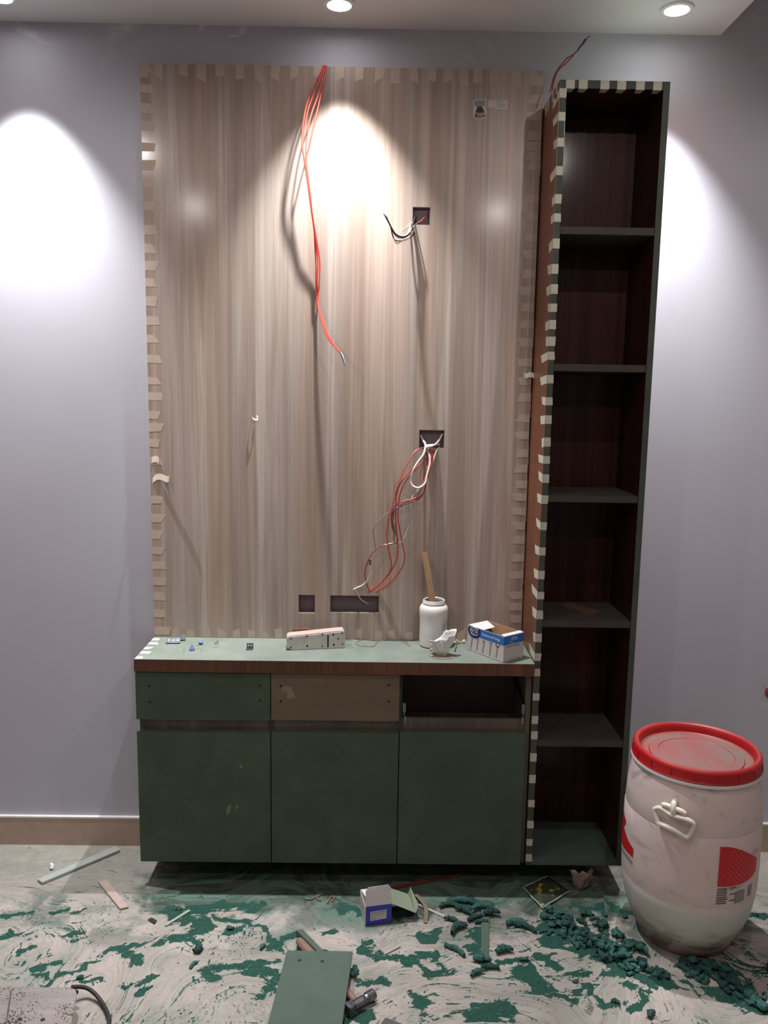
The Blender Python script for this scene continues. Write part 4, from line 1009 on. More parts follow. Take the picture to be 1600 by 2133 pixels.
# white jar with a stirring stick
jx, jy = .9245, -.0735
jar = thing('plastic_jar', 'white plastic jar without lid holding a wooden stick', 'jar', (jx, jy, CT))
prof = [(.039, .001), (.044, .004), (.0455, .02), (.0445, .07), (.0455, .10), (.0470, .112), (.0470, .122), (.0455, .130), (.040, .1375),
        (.0345, .140), (.0345, .142), (.0365, .1425), (.0365, .1475), (.0350, .149), (.0350, .153), (.0335, .1545), (.0315, .153), (.0312, .139), (.036, .132), (.0415, .122), (.0415, .02), (.001, .008)]
MB().lathe(prof, (jx, jy, CT), 40).build('jar_body', M['hdpe'], jar, smooth=True)
for k, (a, z, r_) in enumerate(((-38, .083, .0095), (-46, .068, .008))):
    a = math.radians(a)
    m = MB()
    c0 = Vector((jx, jy, CT))
    pts = []
    for j in range(13):
        b = 2 * PI * j / 12
        aa = a + r_ * math.cos(b) / .045
        pts.append(c0 + Vector((.0456 * math.cos(aa), .0456 * math.sin(aa), z + r_ * .8 * math.sin(b))))
    m.tube(pts, .0007, 5, 1)
    m.build('embossed_mark', M['ink_grey'], jar, smooth=True)
stp = [Vector((.9430, -.083, CT + .012)), Vector((.8914, -.046, 1.0605))]
sd = (stp[1] - stp[0])
su = Vector((1, 0, .18)).normalized() * .0195
tag(MB().obox(stp[0] - su * .5, su, sd, Vector((.12, -.99, .17)).normalized() * .0035).build('wooden_stick', M['stickwood'], origin=tuple(stp[0]), bevel=.0006),
    'flat wooden stirring stick standing in the white jar', 'stick')

# fasteners carton
A, B, Cc = Vector((1.0323, -.1145, CT + .0006)), Vector((1.1292, -.2433, CT + .0006)), Vector((1.2000, -.1905, CT + .0006))
bu, bv = (B - A), (Cc - B)
H = .0824
up = Vector((0, 0, H))
nu = bu.normalized()
nv = bv.normalized()
fn = Vector((nu.y, -nu.x, 0))       # outward normal of the long face
gn = Vector((nv.y, -nv.x, 0))
th = .0012
bx = thing('fastener_carton', 'open white and blue carton of fasteners at the right end of the worktop', 'carton', tuple(A))
def wallp(o, u, n):
    m = MB()
    m.mat(0).obox(o, u, up, -n * th * .5)
    m.mat(1).obox(o - n * th * .5, u, up, -n * th * .5)
    return m
front = wallp(A, bu, fn).build('front_wall', [M['card_grey'], M['kraft']], bx)
endw = wallp(B, bv, gn).build('end_wall', [M['card_grey'], M['kraft']], bx)
wallp(A + bv + nu * 0, bu, -fn).build('rear_wall', [M['kraft'], M['kraft']], bx)
wallp(A, bv, -gn).build('end_wall', [M['card_grey'], M['kraft']], bx)
MB().obox(A, bu, bv, (0, 0, th)).build('carton_bottom', M['kraft'], bx)
# flaps: left one bent inwards, right one folded flat over the rim
MB().prism([A + up + nu * .002 + nv * .004, A + up + bv + nu * .002 - nv * .004, A + up + bv - nv * .012 + nu * .046 - Vector((0, 0, .010)), A + up + nv * .012 + nu * .046 - Vector((0, 0, .012))],
           (0, 0, .0009)).build('flap', M['paper_white'], bx)
MB().prism([B + up - nu * .001 + nv * .002, B + up + bv - nu * .001 - nv * .002, B + up + bv - nu * .013 - nv * .004 + Vector((0, 0, .003)), B + up - nu * .016 + nv * .004 + Vector((0, 0, .002))],
           (0, 0, .0009)).build('flap', M['paper_white'], bx)
def onf(s, z, e=3e-4):              # a point on the long face: s along 0..1, z up 0..1
    return A + bu * s + up * z + fn * e
def one(s, z, e=3e-4):
    return B + bv * s + up * z + gn * e
MB().prism([onf(.30, .985), onf(1, .985), onf(1, .66), onf(.30, .66)], fn * .0002).build('blue_band', M['blue'], front)
MB().prism([one(0, .985), one(1, .985), one(1, .66), one(0, .66)], gn * .0002).build('blue_band', M['blue'], endw)
ov = [(.02 + .0, .985), (.36, .985)]
el = [onf(.195 + .185 * math.cos(a), min(.985, .83 + .27 * math.sin(a)), 4.5e-4) for a in [2 * PI * k / 24 for k in range(24)]]
MB().prism(el, fn * .0002).build('logo_oval', M['navy'], front)
text_on(front, 'lettering', 'PATTA', onf(.075, .76), bu, up, .0185, M['white_ink'], .0009, squash=.62)
for sgn in (1, -1):
    pts = [onf(.2 + .125 * math.cos(a), .83 + sgn * .15 * math.sin(a), .0009) for a in [PI * (.2 + .6 * k / 10) for k in range(11)]]
    MB().tube(pts, .0007, 5, 1).build('logo_arc', M['white_ink'], front)
text_on(front, 'lettering', 'Fasteners & Fixings', onf(.40, .775), bu, up, .0135, M['white_ink'], .0008, squash=.78)
text_on(endw, 'lettering', 'PATTA', one(.36, .785), bv, up, .0125, M['white_ink'], .0008, squash=.7)
pts = [one(.5 + .17 * math.cos(a), .80 + .12 * math.sin(a), .0009) for a in [PI * (.15 + .7 * k / 10) for k in range(11)]]
MB().tube(pts, .0005, 5, 1).build('logo_arc', M['white_ink'], endw)
pts = [one(.44 + .12 * math.cos(a), .80 - .10 * math.sin(a), .0009) for a in [PI * (.35 + .6 * k / 10) for k in range(11)]]
MB().tube(pts, .0005, 5, 1).build('logo_arc', M['white_ink'], endw)
text_on(endw, 'lettering', 'Fasteners & Fixings', one(.13, .555), bv, up, .0090, M['ink'], .0006, squash=.82)
MB().prism([one(.34, .065), one(.80, .065), one(.80, .05), one(.34, .05)], gn * .0002).build('printed_line', M['ink_grey'], endw)
for k, (s, hz, hr) in enumerate(((.135, .555, .026), (.30, .565, .030), (.47, .575, .034), (.66, .60, .038), (.84, .60, .052))):
    m = MB()
    m.prism([onf(s - .045, .10), onf(s - .015, .10), onf(s + .022, hz - .04), onf(s - .012, hz - .04)], fn * .0002)
    m.build('printed_screw', M['ink_grey'], front)
    m = MB()
    m.prism([onf(s + hr * 1.0 * math.cos(a), hz + hr * 1.7 * math.sin(a) * (.55 if k < 4 else 1), 5e-4) for a in [2 * PI * j / 14 for j in range(14)]], fn * .0002)
    hd = m.build('printed_screw_head', M['ink'], front)
    if True:
        m = MB()
        r2 = hr * .62
        m.prism([onf(s + .006 + r2 * math.cos(a), hz + .008 + r2 * 1.5 * math.sin(a) * (.5 if k < 4 else 1), 8e-4) for a in [2 * PI * j / 10 for j in range(10)]], fn * .0002)
        m.build('printed_glint', M['card_grey'], hd)

# crumpled white film bag on a scrap of brown card
kq = [(0.9028,-0.1751,0.755),(0.9173,-0.2074,0.755),(0.9432,-0.2203,0.755),(0.977,-0.2098,0.755),(0.9806,-0.1863,0.755),(0.9577,-0.1342,0.755),(0.9246,-0.1453,0.755)]
tag(MB().prism([(x, y, CT + .0004) for x, y, z in kq], (0, 0, .0012)).build('card_scrap', plain('speckled_card', (128, 118, 98), .8, .3, 200), origin=kq[0]),
    'scrap of speckled brown card under the crumpled white bag', 'card scrap')
def crumple_bag(c, rx, ry, h, mat, name, label, seed, opening=True):
    r = random.Random(seed)
    n, mz = 26, 12
    vs = []
    ph = [r.uniform(0, 6.28) for _ in range(8)]
    for i in range(mz):
        f = i / (mz - 1)
        for k in range(n):
            a = 2 * PI * k / n
            wob = 1 + .18 * math.sin(3 * a + ph[0] + 3 * f) + .12 * math.sin(5 * a + ph[1] - 4 * f) + .10 * math.sin(9 * a + ph[2] + 9 * f)
            prof_ = (.55 + .6 * f) * (1.0 if f > .12 else .75)
            z = h * f * (1 + f * (.38 * math.sin(a + ph[3]) + .18 * math.sin(2 * a + ph[4]) + .08 * math.sin(7 * a)))
            vs.append((c[0] + rx * prof_ * wob * math.cos(a) + .35 * rx * f * math.cos(ph[5]), c[1] + ry * prof_ * wob * math.sin(a), c[2] + .001 + max(0, z)))
    fs = []
    for i in range(mz - 1):
        for k in range(n):
            fs.append((i * n + k, i * n + (k + 1) % n, (i + 1) * n + (k + 1) % n, (i + 1) * n + k))
    fs.append(tuple(range(n - 1, -1, -1)))
    m = MB().add(vs, fs)
    o = m.build(name, mat, origin=c, smooth=True)
    o.data.set_sharp_from_angle(angle=.5)
    sol = o.modifiers.new('thick', 'SOLIDIFY')
    sol.thickness = .0008
    sol.offset = 1
    return tag(o, label, 'plastic bag')
def film(name, rgb, tr):
    t = NT(name)
    t.base(lin(rgb))
    t.set(Roughness=.35)
    t.b.inputs['Transmission Weight'].default_value = 0.0
    t.b.inputs['Subsurface Weight'].default_value = 0.0
    t.b.inputs['Specular IOR Level'].default_value = .5
    t.bump(t.noise(t.coord(), 70, 4, .6, .8), .5, .004)
    return t.m
M['film'] = film('white_film', (224, 222, 222), .2)
bagp = (0.9482,-0.1763,0.756)
crumple_bag((bagp[0], bagp[1], CT + .0018), .033, .021, .054, M['film'], 'film_bag', 'crumpled white plastic film bag in front of the jar', 6)
# curled wood shavings
def scrap(c, s, seed, label, mat):
    r = random.Random(seed)
    m = MB()
    for k in range(5):
        a = r.uniform(0, 6.28)
        p0 = Vector(c) + Vector((r.uniform(-s, s) * .6, r.uniform(-s, s) * .35, .002))
        d = Vector((math.cos(a), math.sin(a) * .5, r.uniform(.05, .5))) * s
        e = Vector((-math.sin(a), math.cos(a), r.uniform(.2, .8))).normalized() * s * .6
        pts = [p0, p0 + d * .5 + Vector((0, 0, s * .25)), p0 + d]
        P = curve(pts, 3)
        vs = []
        for q in P:
            vs += [q, q + e]
        kk = len(P)
        fs = [(2 * i, 2 * i + 1, 2 * i + 3, 2 * i + 2) for i in range(kk - 1)]
        m.add(vs, fs)
    o = m.build('wood_shaving', mat, origin=c, smooth=True)
    s_ = o.modifiers.new('thick', 'SOLIDIFY')
    s_.thickness = .0008
    return tag(o, label, 'shaving')
c = (1.0102,-0.0547,0.7545)
scrap((c[0], c[1], CT), .016, 4, 'pale curled wood shavings on the worktop between bag and carton', M['shaving'])
c = (0.9149,-0.1295,0.7545)
scrap((c[0], c[1], CT), .006, 9, 'tiny pale wood shaving at the foot of the white jar', M['shaving'])
na = [(1.0007,-0.0872,0.7565),(0.9892,-0.1425,0.7565)]
tag(MB().tube([na[0], na[1]], .0014, 6, 1).build('black_nail', M['rod'], origin=na[0]), 'thin black nail lying between the crumpled bag and the carton', 'nail')
# hinge plates and small fittings at the left end
hq = [(0.0561,-0.0896,0.7555),(0.1008,-0.0878,0.7555),(0.0716,-0.0578,0.7555),(0.1106,-0.0562,0.7555)]
def hinge(a, b, label, hh, holes, tilt):
    a, b = Vector(a), Vector(b)
    a.z = b.z = CT + .0005
    u = b - a
    t = thing('hinge_plate', label, 'hinge', tuple(a))
    v = Vector((0, tilt, hh))
    pl = MB().obox(a, u, v, Vector((0, .0018, 0))).build('leaf', M['zinc'], t, bevel=.0004)
    MB().obox(a + Vector((0, -.006, 0)), u, Vector((0, .006, 0)), Vector((0, 0, .003))).build('foot', M['blackmetal'], t, bevel=.0004)
    nn = u.cross(v).normalized()
    if nn.y > 0:
        nn = -nn
    for k in range(holes):
        c = a + u * ((k + .6) / (holes + .2)) + v * .55
        zz = v.normalized()
        MB().prism([c + u.normalized() * (.0030 * math.cos(q)) + zz * (.0030 * math.sin(q)) for q in [2 * PI * j / 9 for j in range(9)]], nn * .0007).build('screw_hole', M['white_ink'], pl)
hinge(hq[0], hq[1], 'front one of two metal hinge plates at the left end of the worktop', .016, 3, .010)
hinge(hq[2], hq[3], 'rear metal hinge plate leaning behind the other at the left end of the worktop', .018, 0, .008)
hb = [(0.3243,-0.1513,0.7555),(0.3455,-0.1504,0.7555)]
t = thing('angle_bracket', 'small metal angle bracket standing alone on the worktop left of the hand plane', 'bracket', (hb[0][0], hb[0][1], CT))
a = Vector(hb[0])
a.z = CT + .0003
u = Vector(hb[1]) - Vector(hb[0])
u.z = 0
MB().obox(a, u, (0, .020, 0), (0, 0, .0014)).build('base_leaf', M['zinc'], t, bevel=.0003)
up_ = MB().obox(a + Vector((0, .0185, .0014)), u, (0, .0015, 0), (0, 0, .016)).build('upright_leaf', M['steel'], t, bevel=.0003)
for k in range(2):
    c = a + u * (.3 + .42 * k) + Vector((0, .0184, .010))
    MB().prism([c + Vector((.0026 * math.cos(q), 0, .0026 * math.sin(q))) for q in [2 * PI * j / 8 for j in range(8)]], (0, -.0006, 0)).build('screw_hole', M['white_ink'], up_)
cq = [(0.2148,-0.1211,0.7555),(0.2408,-0.1201,0.7555)]
t = thing('plastic_clip', 'cloudy plastic clip standing between the blue plugs and the angle bracket', 'clip', (cq[0][0], cq[0][1], CT))
a = Vector(cq[0])
a.z = CT + .0003
MB().obox(a, (.017, .002, 0), (.002, .012, 0), (0, 0, .0025)).build('foot', M['clear'], t, bevel=.0006)
MB().prism([a + Vector(q) for q in ((.002, .008, .002), (.014, .009, .002), (.0155, .009, .014), (.012, .009, .022), (.010, .009, .022), (.0095, .009, .018), (.005, .009, .017), (.001, .008, .011))], (0, .003, 0)).build('upright', M['clear'], t, bevel=.0006)
MB().obox(a + Vector((.006, .0082, .007)), (.005, 0, 0), (0, -.0006, 0), (0, 0, .006)).build('slot', M['paper_white'], t)
bits = (((400, 1354), 'cone-shaped blue plastic plug, largest of the blue bits', 'cone'), ((418, 1342), 'round blue plastic cap nearest the back of the worktop', 'cap'),
        ((382, 1356), 'small blue-and-white plug, leftmost of the blue bits', 'plug'), ((411, 1349), 'small navy plug just right of the blue cone', 'plug'),
        ((418, 1355), 'small blue plug at the front right of the blue bits', 'plug'))
BP = [(0.155,-0.1565,0.755),(0.1695,-0.0961,0.755),(0.1302,-0.1672,0.755),(0.1663,-0.1315,0.755),(0.1832,-0.1603,0.755)]
for (pxy, lab, kind), q in zip(bits, BP):
    o = (q[0], q[1], CT + .0003)
    t = thing('wall_plug', lab, 'plug', o)
    if kind == 'cone':
        MB().lathe([(.0085, 0), (.0085, .002), (.0075, .006), (.004, .012), (.0012, .019)], o, 12, closed_top=True).build('plug_body', M['bluebit'], t, smooth=True)
        MB().lathe([(.0095, 0), (.0095, .0012), (.006, .0013)], o, 12, closed_top=True).build('plug_rim', M['navybit'], t)
    elif kind == 'cap':
        MB().lathe([(.004, 0), (.0045, .002), (.008, .006), (.0085, .009), (.006, .011), (.001, .0115)], o, 12, closed_top=True).build('cap_body', M['bluebit'], t, smooth=True)
        MB().lathe([(.0052, 0), (.005, .0012), (.004, .0016)], o, 10, closed_top=True).build('cap_stem', M['navybit'], t)
    else:
        MB().tube([Vector(o) + Vector((-.003, 0, .0025)), Vector(o) + Vector((.003, -.001, .0025))], .0024, 8, 1).build('plug_body', M['navybit'], t)
        MB().tube([Vector(o) + Vector((-.0025, -.005, .002)), Vector(o) + Vector((.0035, -.006, .002))], .0017, 8, 1).build('plug_tip', M['white_ink'], t)

# ------------------------------------------------------------------ plastic drum
DX, DY = 1.665, -.436
drum = thing('plastic_drum', 'large dusty white plastic drum with a red lid standing right of the shelf unit', 'drum', (DX, DY, 0))
def drum_mat():
    t = NT('dusty_translucent_drum')
    tc = t.n('ShaderNodeTexCoord')
    sp = t.n('ShaderNodeSeparateXYZ')
    t.l(tc.outputs['Object'], sp.inputs[0])
    nz = t.noise(t.coord((9, 9, 9)), 1.0, 5, .6, .4)
    nb = t.noise(t.coord((40, 40, 26)), 1.0, 3, .6)
    zz = t.math('ADD', sp.outputs['Z'], t.math('MULTIPLY', t.math('SUBTRACT', nz, .5), .02))
    c = t.ramp(t.math('MULTIPLY', zz, 1.6), [(.04, lin((146, 126, 116))), (.085, lin((160, 152, 142))), (.14, lin((198, 200, 188))), (.27, lin((204, 204, 194))), (.31, lin((220, 200, 197))), (.9, lin((226, 207, 204)))])
    stain = t.math('MULTIPLY', t.ramp(t.noise(t.coord((14, 14, 30)), 1.0, 4, .65, .5), [(.47, (0, 0, 0)), (.58, (1, 1, 1))]),
                   t.math('SUBTRACT', 1.0, t.math('MULTIPLY', sp.outputs['Z'], 8.0), clamp=True))
    c = t.mix(t.math('MULTIPLY', stain, 1.2, clamp=True), c, lin((92, 66, 62)))
    smd = t.ramp(t.noise(t.coord((5, 5, 11), (0, .5, .3)), 1.0, 4, .6, 1.2), [(.55, (0, 0, 0)), (.64, (1, 1, 1))])
    c = t.mix(t.math('MULTIPLY', smd, .55), c, lin((140, 138, 134)))
    c = t.mix(t.math('MULTIPLY', nb, .12), c, lin((150, 140, 136)))
    t.base(c)
    t.set(Roughness=.5)
    t.b.inputs['Specular IOR Level'].default_value = .4
    t.b.inputs['Subsurface Weight'].default_value = .0
    return t.m
DP = [(.118, 0), (.127, .004), (.136, .020), (.150, .048), (.166, .085), (.177, .120), (.184, .160), (.1868, .182), (.1858, .188), (.188, .196), (.1895, .26), (.1895, .33),
      (.1885, .392), (.1855, .3985), (.1872, .404), (.1845, .450), (.180, .490), (.1735, .522), (.1695, .532)]
def dr(z):
    for (r0, z0), (r1, z1) in zip(DP[:-1], DP[1:]):
        if z0 <= z <= z1:
            return r0 + (r1 - r0) * (z - z0) / (z1 - z0)
    return DP[-1][0]
MB().lathe(DP + [(.168, .545)], (DX, DY, 0), 72, closed_top=True).build('drum_body', drum_mat(), drum, smooth=True)
MB().lathe([(.168, .534), (.1785, .535), (.1800, .539), (.1785, .544), (.168, .545)], (DX, DY, 0), 72, closed_bottom=False).build('drum_rim', M['hdpe'], drum, smooth=True)
def lid_mat():
    t = NT('dusty_red_lid')
    tc = t.n('ShaderNodeTexCoord')
    sp = t.n('ShaderNodeSeparateXYZ')
    t.l(tc.outputs['Object'], sp.inputs[0])
    r = t.math('SQRT', t.math('ADD', t.math('MULTIPLY', sp.outputs['X'], sp.outputs['X']), t.math('MULTIPLY', sp.outputs['Y'], sp.outputs['Y'])))
    geo = t.n('ShaderNodeNewGeometry')
    sn = t.n('ShaderNodeSeparateXYZ')
    t.l(geo.outputs['Normal'], sn.inputs[0])
    flat = t.ramp(sn.outputs['Z'], [(.55, (0, 0, 0)), (.95, (1, 1, 1))])
    nz = t.noise(t.coord((9, 6, 9), (0, 0, .6)), 1.0, 5, .6, .8)
    dm = t.math('MULTIPLY', t.ramp(nz, [(.30, (.66, .66, .66)), (.60, (1, 1, 1))]), flat)
    inner = t.ramp(t.math('MULTIPLY', r, 5.0), [(.72, (1, 1, 1)), (.80, (.30, .30, .30))])
    dm = t.math('MULTIPLY', dm, inner)
    nred = t.ramp(t.noise(t.coord((5, 5, 5)), 1.0, 3, .5), [(.4, lin((142, 96, 93))), (.58, lin((122, 112, 105)))])
    c = t.mix(dm, lin((168, 20, 24)), nred)
    t.base(c)
    t.set(Roughness=.42)
    return t.m
lid_m = lid_mat()
LP = [(.1700, .5445), (.1775, .5450), (.1785, .5475), (.1768, .5495), (.1755, .552), (.1755, .572), (.1735, .5785), (.1685, .5825), (.1625, .5815), (.158, .577), (.156, .568),
      (.155, .556), (.150, .553), (.131, .5535), (.1285, .5565), (.105, .5565), (.103, .5545), (.06, .555), (.001, .5555)]
lid = MB().lathe(LP, (DX, DY, 0), 72, closed_bottom=False, closed_top=True).build('drum_lid', lid_m, drum, smooth=True)
M['redplain'] = plain('red_plastic', (176, 26, 28), .4, .05)
for k in range(18):
    a = 2 * PI * k / 18 + .12
    u = Vector((math.cos(a), math.sin(a), 0))
    v = Vector((-math.sin(a), math.cos(a), 0))
    c = Vector((DX, DY, 0))
    MB().obox(c + u * .1752 - v * .0018 + Vector((0, 0, .5505)), v * .0036, u * .0018, (0, 0, .0225)).build('lid_rib', M['redplain'], lid, bevel=.0005)
# handle
ha = math.radians(-127)
hr = Vector((math.cos(ha), math.sin(ha), 0))
ht = Vector((-math.sin(ha), math.cos(ha), 0))
def hpnt(t_, z, d=0.0):
    r0 = dr(z)
    a = ha + t_ / r0
    return Vector((DX + (r0 + d) * math.cos(a), DY + (r0 + d) * math.sin(a), z))
hd = MB()
lp_ = [hpnt(-.046, .450, .012), hpnt(-.030, .458, .013), hpnt(0, .452, .016), hpnt(.030, .451, .015), hpnt(.050, .444, .012), hpnt(.054, .434, .012), hpnt(.044, .406, .014), hpnt(.036, .401, .016),
       hpnt(.012, .413, .02), hpnt(-.012, .418, .02), hpnt(-.030, .416, .016), hpnt(-.036, .422, .014), hpnt(-.047, .442, .012), hpnt(-.046, .450, .012)]
hd.tube(lp_, .0066, 8, 4)
M['ivory'] = plain('ivory_plastic', (214, 208, 192), .45, .04)
hob = hd.build('handle', M['ivory'], drum, smooth=True)
m = MB()
m.tube([hpnt(-.026, .468, .010), hpnt(-.016, .471, .012), hpnt(.018, .468, .012), hpnt(.030, .462, .010)], .0075, 10, 3)
m.tube([hpnt(.000, .484, -.002), hpnt(.001, .478, .012), hpnt(.003, .462, .016), hpnt(.004, .450, .010)], .0085, 10, 3)
m.build('handle_hinge', M['ivory'], hob, smooth=True)
def drum_patch(corners, n, name, mat, off, parent):
    """print wrapped round the drum: list of (angle, z_low, z_high) columns"""
    m = MB()
    vs = []
    for a, zl, zh in corners:
        for j in range(n + 1):
            z = zl + (zh - zl) * j / n
            r = dr(z) + off
            vs.append((DX + r * math.cos(math.radians(a)), DY + r * math.sin(math.radians(a)), z))
    fs = []
    for i in range(len(corners) - 1):
        for j in range(n):
            fs.append((i * (n + 1) + j, (i + 1) * (n + 1) + j, (i + 1) * (n + 1) + j + 1, i * (n + 1) + j + 1))
    m.add(vs, fs)
    return m.build(name, mat, parent, smooth=True)
t_ = NT('red_label_print')
v_ = t_.coord()
t_.base(lin((196, 30, 34)))
t_.set(Roughness=.45)
M['redlabel'] = t_.m
lbl = drum_patch([(-88.5, .262, .378), (-82, .262, .377), (-76, .261, .372), (-70, .261, .364), (-64, .262, .354), (-58, .264, .342), (-52, .269, .329), (-46, .276, .316)], 6, 'printed_label', M['redlabel'], .0012, drum)
lbl['label'] = 'red printed label with rows of pale dashes'
m = MB()
for i in range(14):
    for j in range(5):
        a = -80 + j * 4.0 + (i % 2) * 2.0
        z = .268 + i * .0078 + j * .0008
        if z > .366 or abs(a + 72) > 9:
            continue
        ar = math.radians(a)
        r = dr(z) + .0020
        c = Vector((DX + r * math.cos(ar), DY + r * math.sin(ar), z))
        tt = Vector((-math.sin(ar), math.cos(ar), 0))
        w_ = .0042 * (1 - abs(a + 71) / 16)
        m.prism([c - tt * w_, c + Vector((0, 0, -.0012)), c + tt * w_, c + Vector((0, 0, .0012))], Vector((math.cos(ar), math.sin(ar), 0)) * .0003)
mm = m.build('printed_dashes', plain('pale_red_print', (226, 130, 124), .5), lbl)
lb2 = drum_patch([(-196, .255, .345), (-190, .256, .325), (-182, .258, .312), (-174, .262, .300), (-168, .264, .294), (-163.5, .262, .290)], 4, 'printed_label', M['redlabel'], .0012, drum)
lb3 = drum_patch([(-196, .30, .36), (-188, .315, .352), (-181, .332, .346)], 4, 'printed_label', M['redlabel'], .0012, drum)
g2 = drum_patch([(-196, .232, .246), (-186, .236, .249), (-174, .240, .252), (-164, .238, .251)], 2, 'printed_band', M['ink_grey'], .0012, drum)
m = MB()
rr = random.Random(5)
for k in range(8):
    z = .2535 - k * .0062
    for a0, a1 in (((-88.5, -88.5 + rr.uniform(6, 10)),) if k % 3 else ((-88.5, -80), (-77, -71))):
        vs = []
        for a in (a0, a1):
            ar = math.radians(a)
            for dz in (0, .0026):
                r = dr(z) + .0014
                vs.append((DX + r * math.cos(ar), DY + r * math.sin(ar), z + dz))
        m.add(vs, [(0, 2, 3, 1)])
m.build('small_print', M['ink'], drum)
drum_patch([(-71.5, .206, .240), (-66, .206, .243), (-61, .208, .240)], 2, 'printed_block', M['ink_grey'], .0014, drum)
drum_patch([(-56, .212, .245), (-51, .214, .246)], 2, 'printed_block', M['ink_grey'], .0014, drum)

# ------------------------------------------------------------------ on the floor
FZ = .0016
# blue screw carton with its lid open
a = Vector((.7174, -.4345, FZ))
u = Vector((.0784, .0166, 0))
v = Vector((-.0178, .0840, 0))
un, vn = u.normalized(), v.normalized()
h = Vector((0, 0, .0620))
t = thing('screw_carton', 'small open blue carton with a white label on the floor in front of the cabinet', 'carton', tuple(a))
fo = Vector((un.y, -un.x, 0))
lo = -un
def bw_(o, e, n, m1, m2):
    m = MB()
    m.mat(0).obox(o, e, h, -n * .0006)
    m.mat(1).obox(o - n * .0006, e, h, -n * .0006)
    return m.build('carton_wall', [M[m1], M[m2]], t)
fw = bw_(a, u, fo, 'royal', 'paper_white')
lw = bw_(a, v, lo, 'card_grey', 'paper_white')
bw_(a + v, u, -fo, 'royal', 'paper_white')
bw_(a + u, v, -lo, 'royal', 'paper_white')
MB().obox(a, u, v, (0, 0, .0008)).build('carton_bottom', M['paper_white'], t)
for k in range(6):
    c = a + v * (.2 + .12 * k) + Vector((0, 0, .018 + .004 * (k % 3)))
    MB().prism([c + lo * 2e-4, c + v * .05 + lo * 2e-4, c + v * .05 + lo * 2e-4 + Vector((0, 0, .016)), c + lo * 2e-4 + Vector((0, 0, .016))], lo * 2e-4).build('printed_line', M['ink_grey'], lw)
# front flap standing up, rear flap bent inwards
c = a + h
MB().prism([c + un * .001, c + u - un * .001, c + u - un * .003 + Vector((0, 0, .050)) + fo * -.006, c + u - un * .010 + Vector((0, 0, .058)) - fo * .008, c + un * .008 + Vector((0, 0, .056)) - fo * .008, c + un * .001 + Vector((0, 0, .046)) - fo * .006],
           -fo * .0007).build('flap', M['paper_white'], t)
c = a + h + v
MB().prism([c + un * .002, c + u - un * .002, c + u - un * .006 + fo * .030 - Vector((0, 0, .016)), c + un * .018 + fo * .032 - Vector((0, 0, .016))], (0, 0, .0007)).build('flap', M['paper_white'], t)
# lid hanging out to the right, with its tuck edge
c = a + u + h
rt = un
q1, q2 = c + rt * .072 + Vector((0, 0, -.036)) - vn * .006, c + v + rt * .072 + Vector((0, 0, -.036)) + vn * .004
lidp = MB().prism([c, c + v, q2, q1], Vector((.3, 0, 1)).normalized() * .0008).build('carton_lid', M['sage'], t)
MB().prism([q1, q2, q2 + rt * .006 + Vector((0, 0, .026)) - vn * .006, q1 + rt * .012 + Vector((0, 0, .016)) + vn * .014], rt * .0008).build('tuck_flap', M['sage'], lidp)
ls = MB().prism([a + u * s + Vector((0, 0, z)) + fo * 2e-4 for s, z in ((.18, .014), (.80, .017), (.80, .046), (.18, .044))], fo * .0002).build('printed_label', M['card_grey'], fw)
for k, (s, z, sz) in enumerate((('MINIWELL M.SCREW', .0375, .0058), ('SS CSK PHILLIPS 8 X 38 MM', .0305, .0042), ('QTY 100', .0235, .0044), ('NET PACK', .0175, .0044))):
    text_on(ls, 'lettering', s, a + u * .21 + Vector((0, 0, z)) + fo * 4e-4, u + Vector((0, 0, .0022)), h, sz, M['ink'], .0003, squash=.82)
# board with two holes lying over the hammer
b0, b1, b2, b3 = Vector((.5035, -.6040, .0465)), Vector((.6848, -.6056, .0465)), Vector((.640, -1.19, .0115)), Vector((.455, -1.19, .0115))
bn = (b1 - b0).cross(b3 - b0).normalized()
if bn.z > 0:
    bn = -bn
brd = thing('offcut_board', 'grey-green fibreboard offcut with two holes lying over the hammer', 'board', tuple(b3))
bo = MB().prism([b0, b1, b2, b3], bn * .009).build('board', M['mdf_offcut'], brd, bevel=.0008)
for c in (Vector((.5413, -.6415, 0)), Vector((.6034, -.6445, 0))):
    s = (c.y + .604) / (-1.19 + .604)
    c.z = .0465 + (.0115 - .0465) * s
    yv = (b3 - b0).normalized()
    MB().prism([c + Vector((1, 0, 0)) * (.0052 * math.cos(q)) + yv * (.0052 * math.sin(q)) - bn * 1e-4 for q in [2 * PI * j / 14 for j in range(14)]], -bn * .0004).build('hole', M['rod'], bo)
# hammer
h0, h1 = Vector((.5274, -.5208, .0155)), Vector((.7005, -.7606, .0155))
hm = thing('hammer', 'hammer with a wooden handle half hidden under the grey-green board', 'hammer', (h0.x, h0.y, 0))
dv = (h1 - h0).normalized()
m = MB()
m.tube([h0, h0 + dv * .006, h0 + dv * .02, h0 + dv * .12], [.0095, .0138], 14, 3)
m.tube([h0 + dv * .118, h0 + dv * .2, h1 + dv * .004], [.0136, .0088], 14, 3)
m.build('handle', M['handlewood'], hm, smooth=True)
px_ = Vector((.0644, .0534, 0)).normalized()      # axis of the head
c = h1 + Vector((.0015, -.006, .003))
m = MB()
m.tube([c + px_ * -.012, c + px_ * .016], .0128, 8, 1)
m.tube([c + px_ * .016, c + px_ * .024], [.0128, .0108], 16, 1)
m.tube([c + px_ * .024, c + px_ * .030], [.0108, .0128], 16, 1)
m.tube([c + px_ * .030, c + px_ * .050, c + px_ * .0525], .0140, 16, 1)
m.tube([c + px_ * .0525, c + px_ * .055], [.0140, .0125], 16, 1)
pp = Vector((-px_.y, px_.x, 0))
e0 = c - px_ * .012
